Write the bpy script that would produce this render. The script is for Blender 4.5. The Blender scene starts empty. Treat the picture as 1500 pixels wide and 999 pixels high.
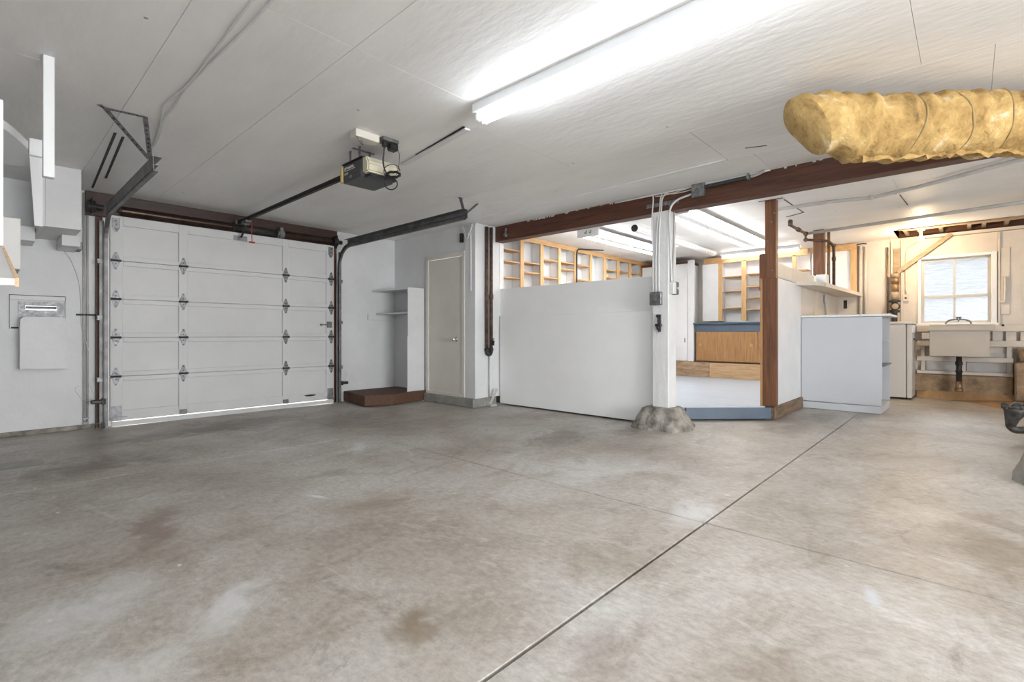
import bpy, bmesh, math, random
from mathutils import Vector, Matrix
random.seed(7)
SC = bpy.context.scene
COL = SC.collection
PI = math.pi

# ------------------------------------------------------------------ camera
cam = bpy.data.cameras.new('camera')
cam.sensor_width = 36.0
cam.lens = 723.0 / 1500.0 * 36.0
cam.shift_y = -9.5 / 1500.0
cam.clip_start = 0.05
camo = bpy.data.objects.new('camera', cam)
camo.location = (0, 0, 1.0)
camo.rotation_euler = (PI / 2, 0, -math.atan2(.7335, .6798))
COL.objects.link(camo)
SC.camera = camo

# ------------------------------------------------------------------ world
w = bpy.data.worlds.new('world')
SC.world = w
w.use_nodes = True
bg = w.node_tree.nodes['Background']
bg.inputs[0].default_value = (0.93, 0.965, 1.0, 1)
bg.inputs[1].default_value = 1.0

sun = bpy.data.lights.new('sun', 'SUN'); sun.energy = 5.0; sun.angle = .02; sun.color = (1.0, .96, .9)
suno = bpy.data.objects.new('sun', sun); suno.rotation_euler = Vector((.2, -.5, -.85)).to_track_quat('-Z', 'Y').to_euler(); COL.objects.link(suno)

# ------------------------------------------------------------------ exposure, lamps
SC.view_settings.view_transform = 'Standard'
SC.view_settings.look = 'None'
SC.view_settings.gamma = 1.0
SC.view_settings.use_curve_mapping = False
SC.view_settings.exposure = 1.58
TUBE = 9.0          # radiance of the garage tubes
TUBE_SHOP = 9.0      # radiance of the workshop tubes
BULB = 14.0           # watts of the bare bulb

def area_light(name, loc, rot, sx, sy, watts, color):
    l = bpy.data.lights.new(name, 'AREA')
    l.shape = 'RECTANGLE'; l.size = sx; l.size_y = sy
    l.energy = watts; l.color = color
    o = bpy.data.objects.new(name, l)
    o.location = loc; o.rotation_euler = rot
    COL.objects.link(o)
    return o
# daylight that falls through the window over the sink
area_light('window_daylight', (11.7, .18, 3.2), (0, math.radians(45), 0), 1.6, 1.4, 60, (.88, .95, 1.0))
# fill light added behind the viewer, in an opening made for it
area_light('rear_fill_light', (1.6, -6.08, 1.15), (PI / 2 + math.radians(12), 0, 0), 2.9, 2.2, 150, (.97, .985, 1.0))

# ------------------------------------------------------------------ materials
def new_mat(name):
    m = bpy.data.materials.new(name)
    m.use_nodes = True
    nt = m.node_tree
    return m, nt, nt.nodes['Principled BSDF']

def paint(name, col, rough=.55, var=.06, scale=3.0, bump=.08, bscale=60.0, stretch=(1, 1, 1), metallic=0.0, dark=None, spec=.5):
    """colour with a slow blotchy variation and fine relief, in world coordinates"""
    m, nt, b = new_mat(name)
    geo = nt.nodes.new('ShaderNodeNewGeometry')
    mp = nt.nodes.new('ShaderNodeMapping'); mp.inputs['Scale'].default_value = stretch
    nt.links.new(geo.outputs['Position'], mp.inputs['Vector'])
    n = nt.nodes.new('ShaderNodeTexNoise'); n.inputs['Scale'].default_value = scale
    n.inputs['Detail'].default_value = 6; n.inputs['Roughness'].default_value = .62
    nt.links.new(mp.outputs[0], n.inputs['Vector'])
    r = nt.nodes.new('ShaderNodeValToRGB')
    d = dark if dark else tuple(max(0, c * (1 - 2.2 * var)) for c in col)
    l = tuple(min(1, c * (1 + var)) for c in col)
    r.color_ramp.elements[0].position = .3; r.color_ramp.elements[0].color = (*d, 1)
    r.color_ramp.elements[1].position = .68; r.color_ramp.elements[1].color = (*l, 1)
    nt.links.new(n.outputs['Fac'], r.inputs['Fac'])
    nt.links.new(r.outputs['Color'], b.inputs['Base Color'])
    b.inputs['Roughness'].default_value = rough
    b.inputs['Metallic'].default_value = metallic
    b.inputs['Specular IOR Level'].default_value = spec
    if bump:
        n2 = nt.nodes.new('ShaderNodeTexNoise'); n2.inputs['Scale'].default_value = bscale
        n2.inputs['Detail'].default_value = 3
        nt.links.new(mp.outputs[0], n2.inputs['Vector'])
        bp = nt.nodes.new('ShaderNodeBump'); bp.inputs['Strength'].default_value = bump
        bp.inputs['Distance'].default_value = .02
        nt.links.new(n2.outputs['Fac'], bp.inputs['Height'])
        nt.links.new(bp.outputs[0], b.inputs['Normal'])
    return m

def emit(name, col, strength):
    m = bpy.data.materials.new(name); m.use_nodes = True
    nt = m.node_tree; nt.nodes.clear()
    e = nt.nodes.new('ShaderNodeEmission'); e.inputs[0].default_value = (*col, 1); e.inputs[1].default_value = strength
    o = nt.nodes.new('ShaderNodeOutputMaterial'); nt.links.new(e.outputs[0], o.inputs[0])
    return m

def wood(name, c1, c2, axis=(1, 8, 8), scale=4.0, rough=.55):
    m, nt, b = new_mat(name)
    geo = nt.nodes.new('ShaderNodeNewGeometry')
    mp = nt.nodes.new('ShaderNodeMapping'); mp.inputs['Scale'].default_value = axis
    nt.links.new(geo.outputs['Position'], mp.inputs['Vector'])
    n = nt.nodes.new('ShaderNodeTexNoise'); n.inputs['Scale'].default_value = scale
    n.inputs['Detail'].default_value = 8; n.inputs['Roughness'].default_value = .7; n.inputs['Distortion'].default_value = .6
    nt.links.new(mp.outputs[0], n.inputs['Vector'])
    r = nt.nodes.new('ShaderNodeValToRGB')
    r.color_ramp.elements[0].position = .32; r.color_ramp.elements[0].color = (*c1, 1)
    r.color_ramp.elements[1].position = .66; r.color_ramp.elements[1].color = (*c2, 1)
    nt.links.new(n.outputs['Fac'], r.inputs['Fac'])
    nt.links.new(r.outputs['Color'], b.inputs['Base Color'])
    b.inputs['Roughness'].default_value = rough
    bp = nt.nodes.new('ShaderNodeBump'); bp.inputs['Strength'].default_value = .12; bp.inputs['Distance'].default_value = .01
    nt.links.new(n.outputs['Fac'], bp.inputs['Height']); nt.links.new(bp.outputs[0], b.inputs['Normal'])
    return m

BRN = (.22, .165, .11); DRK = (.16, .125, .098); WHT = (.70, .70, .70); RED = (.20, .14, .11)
STAINS_AND_TONES = [(1.02, 1.42, .13, .07, .5, BRN, .85), (1.0, 1.33, .10, .06, .2, BRN, .6), (.62, 3.1, .12, .42, -.25, RED, .7), (.30, 2.35, .30, .22, .3, WHT, .45),
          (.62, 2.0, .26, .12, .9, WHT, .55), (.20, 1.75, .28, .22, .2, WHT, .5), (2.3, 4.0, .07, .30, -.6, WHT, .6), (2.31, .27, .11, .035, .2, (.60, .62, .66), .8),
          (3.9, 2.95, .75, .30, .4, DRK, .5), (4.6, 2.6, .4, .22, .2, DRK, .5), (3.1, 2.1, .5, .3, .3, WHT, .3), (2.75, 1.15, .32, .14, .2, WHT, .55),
          (1.9, 6.0, 1.2, .5, .1, DRK, .7), (3.0, 5.4, .9, .5, .4, DRK, .45), (1.6, 2.6, .35, .25, .4, BRN, .5), (1.35, .85, .25, .12, .6, RED, .4), (3.2, -.05, .5, .16, .1, BRN, .45), (5.8, 1.35, .6, .2, .1, DRK, .45), (6.9, 1.3, .5, .25, 0, DRK, .4), (.6, 4.9, .6, .4, .2, DRK,.7),  # broad darker areas, mostly towards the garage door
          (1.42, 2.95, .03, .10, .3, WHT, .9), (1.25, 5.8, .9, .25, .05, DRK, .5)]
def concrete_floor():
    m, nt, b = new_mat('polished_concrete')
    N = nt.nodes; L = nt.links
    geo = N.new('ShaderNodeNewGeometry')
    def noise(scale, detail=6, rough=.6, stretch=(1, 1, 1), dist=0, off=(0, 0, 0)):
        mp = N.new('ShaderNodeMapping'); mp.inputs['Scale'].default_value = stretch; mp.inputs['Location'].default_value = off
        L.new(geo.outputs['Position'], mp.inputs['Vector'])
        n = N.new('ShaderNodeTexNoise'); n.inputs['Scale'].default_value = scale
        n.inputs['Detail'].default_value = detail; n.inputs['Roughness'].default_value = rough; n.inputs['Distortion'].default_value = dist
        L.new(mp.outputs[0], n.inputs['Vector']); return n
    def ramp(fac, stops):
        r = N.new('ShaderNodeValToRGB'); e = r.color_ramp.elements
        e[0].position, e[0].color = stops[0][0], (*stops[0][1], 1)
        e[1].position, e[1].color = stops[-1][0], (*stops[-1][1], 1)
        for p, c in stops[1:-1]:
            x = e.new(p); x.color = (*c, 1)
        L.new(fac, r.inputs['Fac']); return r
    def mix(fac, a, bb, mode='MIX'):
        x = N.new('ShaderNodeMix'); x.data_type = 'RGBA'; x.blend_type = mode
        if hasattr(fac, 'default_value') or hasattr(fac, 'is_linked'): L.new(fac, x.inputs[0])
        else: x.inputs[0].default_value = fac
        for s, v in ((x.inputs[6], a), (x.inputs[7], bb)):
            if isinstance(v, tuple): s.default_value = (*v, 1)
            else: L.new(v, s)
        return x.outputs[2]
    base = ramp(noise(.75, 7, .66, dist=.4).outputs['Fac'],
                [(.30, (.315, .270, .222)), (.45, (.43, .390, .338)), (.56, (.51, .482, .438)), (.70, (.62, .605, .577))])
    brown = ramp(noise(1.9, 7, .7, (1, 1.5, 1), .8, (3, 1, 0)).outputs['Fac'], [(.50, (0, 0, 0)), (.74, (.85, .85, .85))])
    c = mix(brown.outputs['Color'], base.outputs['Color'], (.29, .232, .178))
    dark = ramp(noise(2.6, 8, .75, (1, 1, 1), 1.2, (7, 4, 0)).outputs['Fac'], [(.58, (0, 0, 0)), (.72, (.55, .55, .55))])
    c = mix(dark.outputs['Color'], c, (.150, .120, .096))
    white = ramp(noise(2.1, 9, .72, (1.8, .7, 1), 1.0, (1, 9, 0)).outputs['Fac'], [(.57, (0, 0, 0)), (.78, (.75, .75, .75))])
    c = mix(white.outputs['Color'], c, (.70, .69, .67))
    fine = ramp(noise(34, 6, .78, (1, .6, 1)).outputs['Fac'], [(.28, (.66, .65, .64)), (.72, (1.20, 1.20, 1.21))])
    c = mix(1.0, c, fine.outputs['Color'], 'MULTIPLY')
    vo = N.new('ShaderNodeTexVoronoi'); vo.inputs['Scale'].default_value = 4.5; vo.inputs['Randomness'].default_value = 1
    mpv = N.new('ShaderNodeMapping'); mpv.inputs['Scale'].default_value = (1.0, .55, 1)
    L.new(geo.outputs['Position'], mpv.inputs['Vector']); L.new(mpv.outputs[0], vo.inputs['Vector'])
    sp = ramp(vo.outputs['Distance'], [(.025, (.85, .85, .85)), (.05, (0, 0, 0))])
    c = mix(sp.outputs['Color'], c, (.72, .71, .68))
    # dash shaped scuffs left by tyres and dragged things
    mps = N.new('ShaderNodeMapping'); mps.inputs['Rotation'].default_value = (0, 0, .55); mps.inputs['Scale'].default_value = (1.3, 20, 1)
    L.new(geo.outputs['Position'], mps.inputs['Vector'])
    ns_ = N.new('ShaderNodeTexNoise'); ns_.inputs['Scale'].default_value = 1.6; ns_.inputs['Detail'].default_value = 5; ns_.inputs['Roughness'].default_value = .75
    L.new(mps.outputs[0], ns_.inputs['Vector'])
    sc_ = ramp(ns_.outputs['Fac'], [(.70, (0, 0, 0)), (.78, (.55, .55, .55))]); c = mix(sc_.outputs['Color'], c, (.62, .60, .57))
    sd_ = ramp(ns_.outputs['Fac'], [(.24, (.4, .4, .4)), (.33, (0, 0, 0))]); c = mix(sd_.outputs['Color'], c, (.14, .11, .085))
    # single stains, scuffs and broad darker areas: centre, radii, turn, colour, strength
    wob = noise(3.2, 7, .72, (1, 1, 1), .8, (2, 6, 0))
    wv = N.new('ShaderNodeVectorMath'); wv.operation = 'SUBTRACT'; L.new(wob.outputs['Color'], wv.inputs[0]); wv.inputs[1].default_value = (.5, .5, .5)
    for (sx, sy, rx, ry, rot, col, st) in STAINS_AND_TONES:
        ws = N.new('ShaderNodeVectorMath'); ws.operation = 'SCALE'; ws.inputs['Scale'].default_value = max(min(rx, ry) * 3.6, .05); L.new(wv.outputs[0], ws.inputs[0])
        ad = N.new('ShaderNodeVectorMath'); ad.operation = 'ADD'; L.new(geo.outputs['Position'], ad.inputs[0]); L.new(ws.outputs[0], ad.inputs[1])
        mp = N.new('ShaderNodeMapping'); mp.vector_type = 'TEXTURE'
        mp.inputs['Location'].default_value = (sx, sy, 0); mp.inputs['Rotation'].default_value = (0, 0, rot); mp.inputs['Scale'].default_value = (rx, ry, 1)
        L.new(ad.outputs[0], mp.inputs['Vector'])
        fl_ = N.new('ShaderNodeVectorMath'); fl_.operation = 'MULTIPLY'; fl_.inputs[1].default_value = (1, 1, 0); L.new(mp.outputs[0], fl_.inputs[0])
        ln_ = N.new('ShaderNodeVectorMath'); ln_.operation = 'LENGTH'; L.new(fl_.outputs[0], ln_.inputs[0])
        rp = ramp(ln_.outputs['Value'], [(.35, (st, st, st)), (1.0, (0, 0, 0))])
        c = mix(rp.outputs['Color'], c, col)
    L.new(c, b.inputs['Base Color'])
    rr = ramp(noise(1.4, 6, .65, (1, 1, 1), .5, (5, 5, 0)).outputs['Fac'], [(.3, (.36, .36, .36)), (.7, (.56, .56, .56))])
    L.new(rr.outputs['Color'], b.inputs['Roughness'])
    bp = N.new('ShaderNodeBump'); bp.inputs['Strength'].default_value = .07; bp.inputs['Distance'].default_value = .02
    L.new(noise(9, 6, .7).outputs['Fac'], bp.inputs['Height']); L.new(bp.outputs[0], b.inputs['Normal'])
    return m

MT = {}
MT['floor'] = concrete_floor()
def ceiling_detail(m):
    nt = m.node_tree; N = nt.nodes; L = nt.links; b = N['Principled BSDF']
    geo = N.new('ShaderNodeNewGeometry')
    vo = N.new('ShaderNodeTexVoronoi'); vo.inputs['Scale'].default_value = 2.6
    L.new(geo.outputs['Position'], vo.inputs['Vector'])
    r = N.new('ShaderNodeValToRGB'); e = r.color_ramp.elements
    e[0].position = .018; e[0].color = (.38, .36, .34, 1); e[1].position = .03; e[1].color = (1, 1, 1, 1)
    L.new(vo.outputs['Distance'], r.inputs['Fac'])
    src = b.inputs['Base Color'].links[0].from_socket
    mx = N.new('ShaderNodeMix'); mx.data_type = 'RGBA'; mx.blend_type = 'MULTIPLY'; mx.inputs[0].default_value = 1
    L.new(src, mx.inputs[6]); L.new(r.outputs['Color'], mx.inputs[7]); L.new(mx.outputs[2], b.inputs['Base Color'])
MT['patch'] = paint('pale_cement_patch', (.40, .39, .36), .7, .1, 7, .2, 30)
MT['joint'] = paint('joint_dirt', (.045, .038, .032), .95, .2, 8)
MT['ceil'] = paint('ceiling_paint', (.88, .87, .85), .55, .05, 1.6, .2, 26, (.9, .3, 1))
ceiling_detail(MT['ceil'])
MT['wall'] = paint('wall_paint', (.72, .725, .73), .5, .04, 2.0, .10, 30)
MT['cream'] = paint('warm_white_paint', (.66, .605, .54), .5, .05, 2.5, .12, 24)
MT['door'] = paint('door_paint', (.63, .63, .63), .45, .03, 2.0, .05, 60)
MT['white'] = paint('white_gloss_paint', (.78, .785, .79), .4, .03, 3.0, .05, 40)
MT['bright'] = paint('clean_white_enamel', (.84, .85, .86), .35, .02, 3.0, .03, 40)
MT['ivory'] = paint('ivory_paint', (.70, .665, .60), .45, .03, 3, .04, 40)
MT['post'] = paint('rough_white_paint', (.76, .76, .755), .55, .05, 5.0, .35, 34, (1, 1, .35))
MT['panel'] = paint('panel_white', (.90, .90, .895), .42, .02, 1.4, .03, 30)
MT['grey'] = paint('cabinet_white_laminate', (.60, .625, .66), .35, .015, 2, .015, 40)
MT['dryer'] = paint('appliance_enamel', (.66, .64, .61), .3, .015, 2, .01, 40)
MT['beam'] = wood('red_brown_stained_wood', (.050, .018, .010), (.135, .050, .026), (9, .6, 9), 3.5, .5)
MT['postwood'] = wood('brown_fir', (.085, .034, .015), (.22, .092, .040), (10, 10, .5), 3, .5)
MT['sill'] = wood('weathered_sill', (.10, .065, .04), (.30, .21, .14), (1, 9, 9), 3, .75)
MT['pine'] = wood('yellow_pine', (.50, .29, .12), (.72, .47, .23), (7, 7, .8), 3, .5)
MT['pineh'] = wood('yellow_pine_long_grain', (.48, .26, .10), (.68, .42, .19), (.7, 7, 9), 3, .5)
MT['ply'] = wood('orange_plywood', (.30, .145, .055), (.50, .28, .12), (8, 8, .7), 4, .45)
MT['raw'] = wood('raw_board', (.42, .25, .13), (.66, .46, .27), (5, .7, 9), 4, .6)
MT['old'] = wood('old_framing_wood', (.20, .115, .06), (.56, .40, .26), (4, 1, 4), 4, .7)
MT['brace'] = wood('dusty_timber', (.26, .19, .12), (.47, .37, .25), (5, 2, 5), 3, .65)
MT['plat'] = wood('red_brown_carpet_board', (.070, .032, .020), (.150, .075, .045), (14, 14, 3), 6, .75)
MT['bluegrey'] = paint('blue_grey_paint', (.098, .135, .185), .45, .05, 4, .05, 30)
MT['deck'] = paint('pale_blue_floor_paint', (.50, .565, .65), .35, .05, 3, .08, 18, (3, .4, 1))
MT['conc'] = paint('rough_concrete', (.36, .335, .295), .9, .22, 9, .9, 40, dark=(.10, .09, .075))
MT['conc_tan'] = paint('tan_old_concrete', (.36, .26, .165), .9, .2, 5, .7, 25, dark=(.15, .10, .06))
MT['conc_grey'] = paint('grey_concrete_curb', (.30, .29, .265), .85, .15, 6, .5, 30)
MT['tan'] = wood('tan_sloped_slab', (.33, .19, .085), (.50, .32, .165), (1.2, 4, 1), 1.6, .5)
MT['galv'] = paint('galvanised_steel', (.30, .305, .31), .5, .2, 30, .05, 80, metallic=.75, dark=(.12, .12, .125))
MT['steel'] = paint('dull_track_steel', (.21, .21, .207), .5, .2, 10, .05, 60, metallic=.7)
MT['chrome'] = paint('bright_steel', (.72, .73, .74), .2, .05, 20, 0, metallic=1.0)
MT['iron'] = paint('dark_iron', (.045, .042, .040), .55, .2, 20, .2, 60, metallic=.4)
MT['rust'] = paint('rusty_pipe', (.16, .10, .07), .65, .25, 18, .3, 60, metallic=.5, dark=(.05, .032, .025))
MT['copper'] = paint('dull_copper', (.36, .235, .14), .45, .2, 12, .05, 60, metallic=.7)
MT['springsteel'] = paint('oiled_spring_steel', (.07, .045, .035), .3, .2, 12, .05, 60, metallic=.8)
MT['dimwhite'] = paint('toned_down_white_paint', (.50, .49, .47), .5, .04, 3, .05, 30)  # white toned down; on the sashes it paints in their backlit look
MT['castiron'] = paint('grey_cast_iron', (.085, .08, .075), .5, .3, 14, .3, 50, metallic=.5)
MT['black'] = paint('black_plastic', (.018, .018, .019), .4, .1, 10, .03, 80)
MT['charcoal'] = paint('dark_grey_housing', (.050, .050, .053), .42, .06, 10, .03, 80)
MT['lens'] = paint('yellowed_lamp_lens', (.66, .62, .48), .35, .05, 6, .02, 30)
MT['yellowed'] = paint('yellowed_plastic', (.60, .45, .17), .45, .06, 6, .02, 30)
MT['cordwhite'] = paint('white_cable', (.72, .72, .71), .5, .03, 10, 0)
MT['greypipe'] = paint('grey_painted_pipe', (.50, .49, .475), .45, .08, 5, .03, 40)
MT['red'] = paint('red_cord', (.45, .035, .02), .5, .1, 20, 0)
MT['brass'] = paint('brass', (.62, .45, .16), .28, .06, 20, 0, metallic=1.0)
MT['tube'] = emit('lit_fluorescent_tube', (.87, .93, 1.0), TUBE)
MT['tubeshop'] = emit('lit_workshop_tube', (1.0, .985, .96), TUBE_SHOP)
MT['bulb'] = emit('lit_bulb_glass', (1.0, .78, .48), 30)
MT['stucco'] = paint('sunlit_stucco', (.235, .24, .248), .8, .07, 4, .55, 7, (1, 1, 3))
MT['ground'] = paint('outside_paving', (.45, .44, .42), .9, .1, 3, .2, 20)
MT['text'] = paint('white_print', (.85, .85, .85), .5, .01, 3, 0)
MT['enamel'] = paint('sink_enamel', (.50, .455, .40), .3, .03, 3, .01, 30)
MT['header'] = wood('dark_stained_header', (.022, .010, .007), (.06, .026, .017), (.6, 9, 9), 3.5, .45)
MT['facing'] = paint('tan_paper_facing', (.36, .26, .115), .8, .15, 12, .2, 30)

def insulation():
    m, nt, b = new_mat('yellow_fibreglass')
    N = nt.nodes; L = nt.links
    geo = N.new('ShaderNodeNewGeometry')
    n = N.new('ShaderNodeTexNoise'); n.inputs['Scale'].default_value = 6.5; n.inputs['Detail'].default_value = 10
    n.inputs['Roughness'].default_value = .68; n.inputs['Distortion'].default_value = .35
    L.new(geo.outputs['Position'], n.inputs['Vector'])
    r = N.new('ShaderNodeValToRGB'); e = r.color_ramp.elements
    e[0].position = .30; e[0].color = (.16, .105, .035, 1)
    e[1].position = .70; e[1].color = (.70, .60, .45, 1)
    x = e.new(.42); x.color = (.38, .235, .08, 1)
    x = e.new(.58); x.color = (.54, .365, .14, 1)
    L.new(n.outputs['Fac'], r.inputs['Fac']); L.new(r.outputs['Color'], b.inputs['Base Color'])
    b.inputs['Roughness'].default_value = .9
    n2 = N.new('ShaderNodeTexNoise'); n2.inputs['Scale'].default_value = 22; n2.inputs['Detail'].default_value = 8
    L.new(geo.outputs['Position'], n2.inputs['Vector'])
    bp = N.new('ShaderNodeBump'); bp.inputs['Strength'].default_value = .7; bp.inputs['Distance'].default_value = .03
    L.new(n2.outputs['Fac'], bp.inputs['Height']); L.new(bp.outputs[0], b.inputs['Normal'])
    return m
MT['insul'] = insulation()

def pane_glass():
    m = bpy.data.materials.new('obscure_window_glass'); m.use_nodes = True
    nt = m.node_tree; nt.nodes.clear(); N = nt.nodes; L = nt.links
    t = N.new('ShaderNodeBsdfTransparent'); t.inputs[0].default_value = (.96, .98, 1, 1)
    g = N.new('ShaderNodeBsdfGlossy'); g.inputs['Roughness'].default_value = .12
    tr = N.new('ShaderNodeBsdfTranslucent'); tr.inputs[0].default_value = (.9, .94, 1, 1)
    m1 = N.new('ShaderNodeMixShader'); m1.inputs[0].default_value = .06
    L.new(t.outputs[0], m1.inputs[1]); L.new(tr.outputs[0], m1.inputs[2])
    m2 = N.new('ShaderNodeMixShader'); m2.inputs[0].default_value = .06
    L.new(m1.outputs[0], m2.inputs[1]); L.new(g.outputs[0], m2.inputs[2])
    o = N.new('ShaderNodeOutputMaterial'); L.new(m2.outputs[0], o.inputs[0])
    return m
MT['glass'] = pane_glass()

# ------------------------------------------------------------------ mesh helpers
def B(): return bmesh.new()

def box(bm, x0, x1, y0, y1, z0, z1, bev=0.0, seg=1):
    t = bmesh.new()
    bmesh.ops.create_cube(t, size=1)
    for v in t.verts:
        v.co = Vector(((x0 + x1) / 2 + v.co.x * (x1 - x0), (y0 + y1) / 2 + v.co.y * (y1 - y0), (z0 + z1) / 2 + v.co.z * (z1 - z0)))
    if bev:
        bmesh.ops.bevel(t, geom=list(t.edges), offset=bev, segments=seg, affect='EDGES', profile=.5)
    merge(bm, t); return bm

def merge(bm, t):
    me = bpy.data.meshes.new('tmp'); t.to_mesh(me); t.free()
    bm.from_mesh(me); bpy.data.meshes.remove(me)

def beam_between(bm, a, b, wdt, hgt, up=(0, 0, 1), bev=0.0):
    """a rectangular bar from a to b"""
    a = Vector(a); b = Vector(b); d = (b - a); ln = d.length; d.normalize()
    u = Vector(up); s = d.cross(u)
    if s.length < 1e-4: s = d.cross(Vector((1, 0, 0)))
    s.normalize(); u = s.cross(d)
    t = bmesh.new(); bmesh.ops.create_cube(t, size=1)
    mid = (a + b) / 2
    for v in t.verts:
        c = v.co.copy(); v.co = mid + d * c.x * ln + s * c.y * wdt + u * c.z * hgt
    if bev: bmesh.ops.bevel(t, geom=list(t.edges), offset=bev, segments=1, affect='EDGES')
    merge(bm, t); return bm

def tube(bm, pts, r, n=8, cap=True):
    pts = [Vector(p) for p in pts]
    rs = r if isinstance(r, (list, tuple)) else [r] * len(pts)
    rings = []; prev = None
    for i, p in enumerate(pts):
        d = (pts[min(i + 1, len(pts) - 1)] - pts[max(i - 1, 0)]).normalized()
        if prev is None:
            u = Vector((0, 0, 1)) if abs(d.z) < .9 else Vector((1, 0, 0))
            s = d.cross(u).normalized()
        else:
            s = prev - d * prev.dot(d)
            s.normalize()
        prev = s; u = s.cross(d)
        rings.append([bm.verts.new(p + (s * math.cos(2 * PI * k / n) + u * math.sin(2 * PI * k / n)) * rs[i]) for k in range(n)])
    for a, b in zip(rings, rings[1:]):
        for k in range(n):
            bm.faces.new((a[k], a[(k + 1) % n], b[(k + 1) % n], b[k]))
    if cap:
        bm.faces.new(rings[0][::-1]); bm.faces.new(rings[-1])
    bmesh.ops.recalc_face_normals(bm, faces=bm.faces)
    return bm

def smooth_path(pts, n=6):
    """Catmull-Rom through the points"""
    P = [Vector(p) for p in pts]; P = [P[0] * 2 - P[1]] + P + [P[-1] * 2 - P[-2]]
    out = []
    for i in range(1, len(P) - 2):
        p0, p1, p2, p3 = P[i - 1:i + 3]
        for k in range(n):
            t = k / n
            out.append(.5 * ((2 * p1) + (p2 - p0) * t + (2 * p0 - 5 * p1 + 4 * p2 - p3) * t * t + (3 * p1 - p0 - 3 * p2 + p3) * t ** 3))
    out.append(P[-2]); return out

def prism(bm, poly, axis, lo, hi):
    """polygon extruded along an axis; poly gives the two other coordinates in xyz order"""
    def mk(p, h):
        if axis == 'x': return (h, p[0], p[1])
        if axis == 'y': return (p[0], h, p[1])
        return (p[0], p[1], h)
    a = [bm.verts.new(mk(p, lo)) for p in poly]; b = [bm.verts.new(mk(p, hi)) for p in poly]
    n = len(poly)
    bm.faces.new(a[::-1]); bm.faces.new(b)
    for i in range(n): bm.faces.new((a[i], a[(i + 1) % n], b[(i + 1) % n], b[i]))
    bmesh.ops.recalc_face_normals(bm, faces=bm.faces)
    return bm

def cyl(bm, a, b, r, n=16): return tube(bm, [a, b], r, n)

def sphere(bm, c, r, seg=16, rings=10, sc=(1, 1, 1)):
    t = bmesh.new(); bmesh.ops.create_uvsphere(t, u_segments=seg, v_segments=rings, radius=r)
    for v in t.verts: v.co = Vector((v.co.x * sc[0] + c[0], v.co.y * sc[1] + c[1], v.co.z * sc[2] + c[2]))
    merge(bm, t); return bm

def wloc(o):
    p = Vector(o.location)
    while o.parent: o = o.parent; p += Vector(o.location)
    return p

SMALL = {'bolt', 'strap_hole', 'screw', 'nail', 'end_fitting', 'perforations', 'foot', 'socket', 'hook', 'wire', 'angle_piece'}
def obj(name, bm, mat, parent=None, label=None, cat=None, group=None, kind=None, smooth=False):
    if parent and name in SMALL and not kind: kind = 'stuff'
    xs = [v.co for v in bm.verts]
    lo = Vector((min(c.x for c in xs), min(c.y for c in xs), min(c.z for c in xs)))
    hi = Vector((max(c.x for c in xs), max(c.y for c in xs), max(c.z for c in xs)))
    base = Vector(((lo.x + hi.x) / 2, (lo.y + hi.y) / 2, lo.z))
    for v in bm.verts: v.co -= base
    me = bpy.data.meshes.new(name); bm.to_mesh(me); bm.free()
    if smooth:
        for p in me.polygons: p.use_smooth = True
    me.materials.append(MT[mat] if isinstance(mat, str) else mat)
    o = bpy.data.objects.new(name, me); COL.objects.link(o)
    if parent:
        o.parent = parent; o.location = base - wloc(parent)
    else:
        o.location = base
    tag(o, label, cat, group, kind)
    return o

def tag(o, label=None, cat=None, group=None, kind=None):
    if label: o['label'] = label
    if cat: o['category'] = cat
    if group: o['group'] = group
    if kind: o['kind'] = kind

def thing(name, label, cat, loc, group=None, kind=None):
    o = bpy.data.objects.new(name, None); COL.objects.link(o)
    o.location = loc; o.empty_display_size = .1
    tag(o, label, cat, group, kind)
    return o

def kids(o): return [c for c in bpy.data.objects if c.parent == o]

def dup(o, dloc=(0, 0, 0), parent='same', label=None, group=None):
    ch = kids(o)
    c = o.copy(); COL.objects.link(c)
    if parent != 'same': c.parent = parent
    c.location = Vector(o.location) + Vector(dloc)
    if label: c['label'] = label
    if group: c['group'] = group
    for k in ch:
        sub = kids(k)
        d = k.copy(); COL.objects.link(d); d.parent = c
        for s in sub:
            e = s.copy(); COL.objects.link(e); e.parent = d
    return c

def bx(name, x0, x1, y0, y1, z0, z1, mat, parent=None, bev=0.0, **k):
    return obj(name, box(B(), x0, x1, y0, y1, z0, z1, bev), mat, parent, **k)

ZC = 2.53      # garage ceiling
ZR = 2.58      # ceiling beyond the beam

# ================================================================== SETTING
# ---- floor: dark bed in the joints and the cast slabs as pieces
fl = obj('floor', box(B(), -.8, 10.5, -6.0, 7.05, -.14, -.014), 'joint', kind='structure')
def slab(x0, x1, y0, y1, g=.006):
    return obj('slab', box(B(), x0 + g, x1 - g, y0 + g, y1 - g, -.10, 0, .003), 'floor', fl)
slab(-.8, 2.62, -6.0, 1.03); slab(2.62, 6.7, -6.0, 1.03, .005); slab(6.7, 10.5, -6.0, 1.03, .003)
slab(-.8, 2.62, 1.03, 4.42); slab(2.62, 10.5, 1.03, 7.05, .004); slab(-.8, 2.62, 4.42, 7.05, .003)

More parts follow.
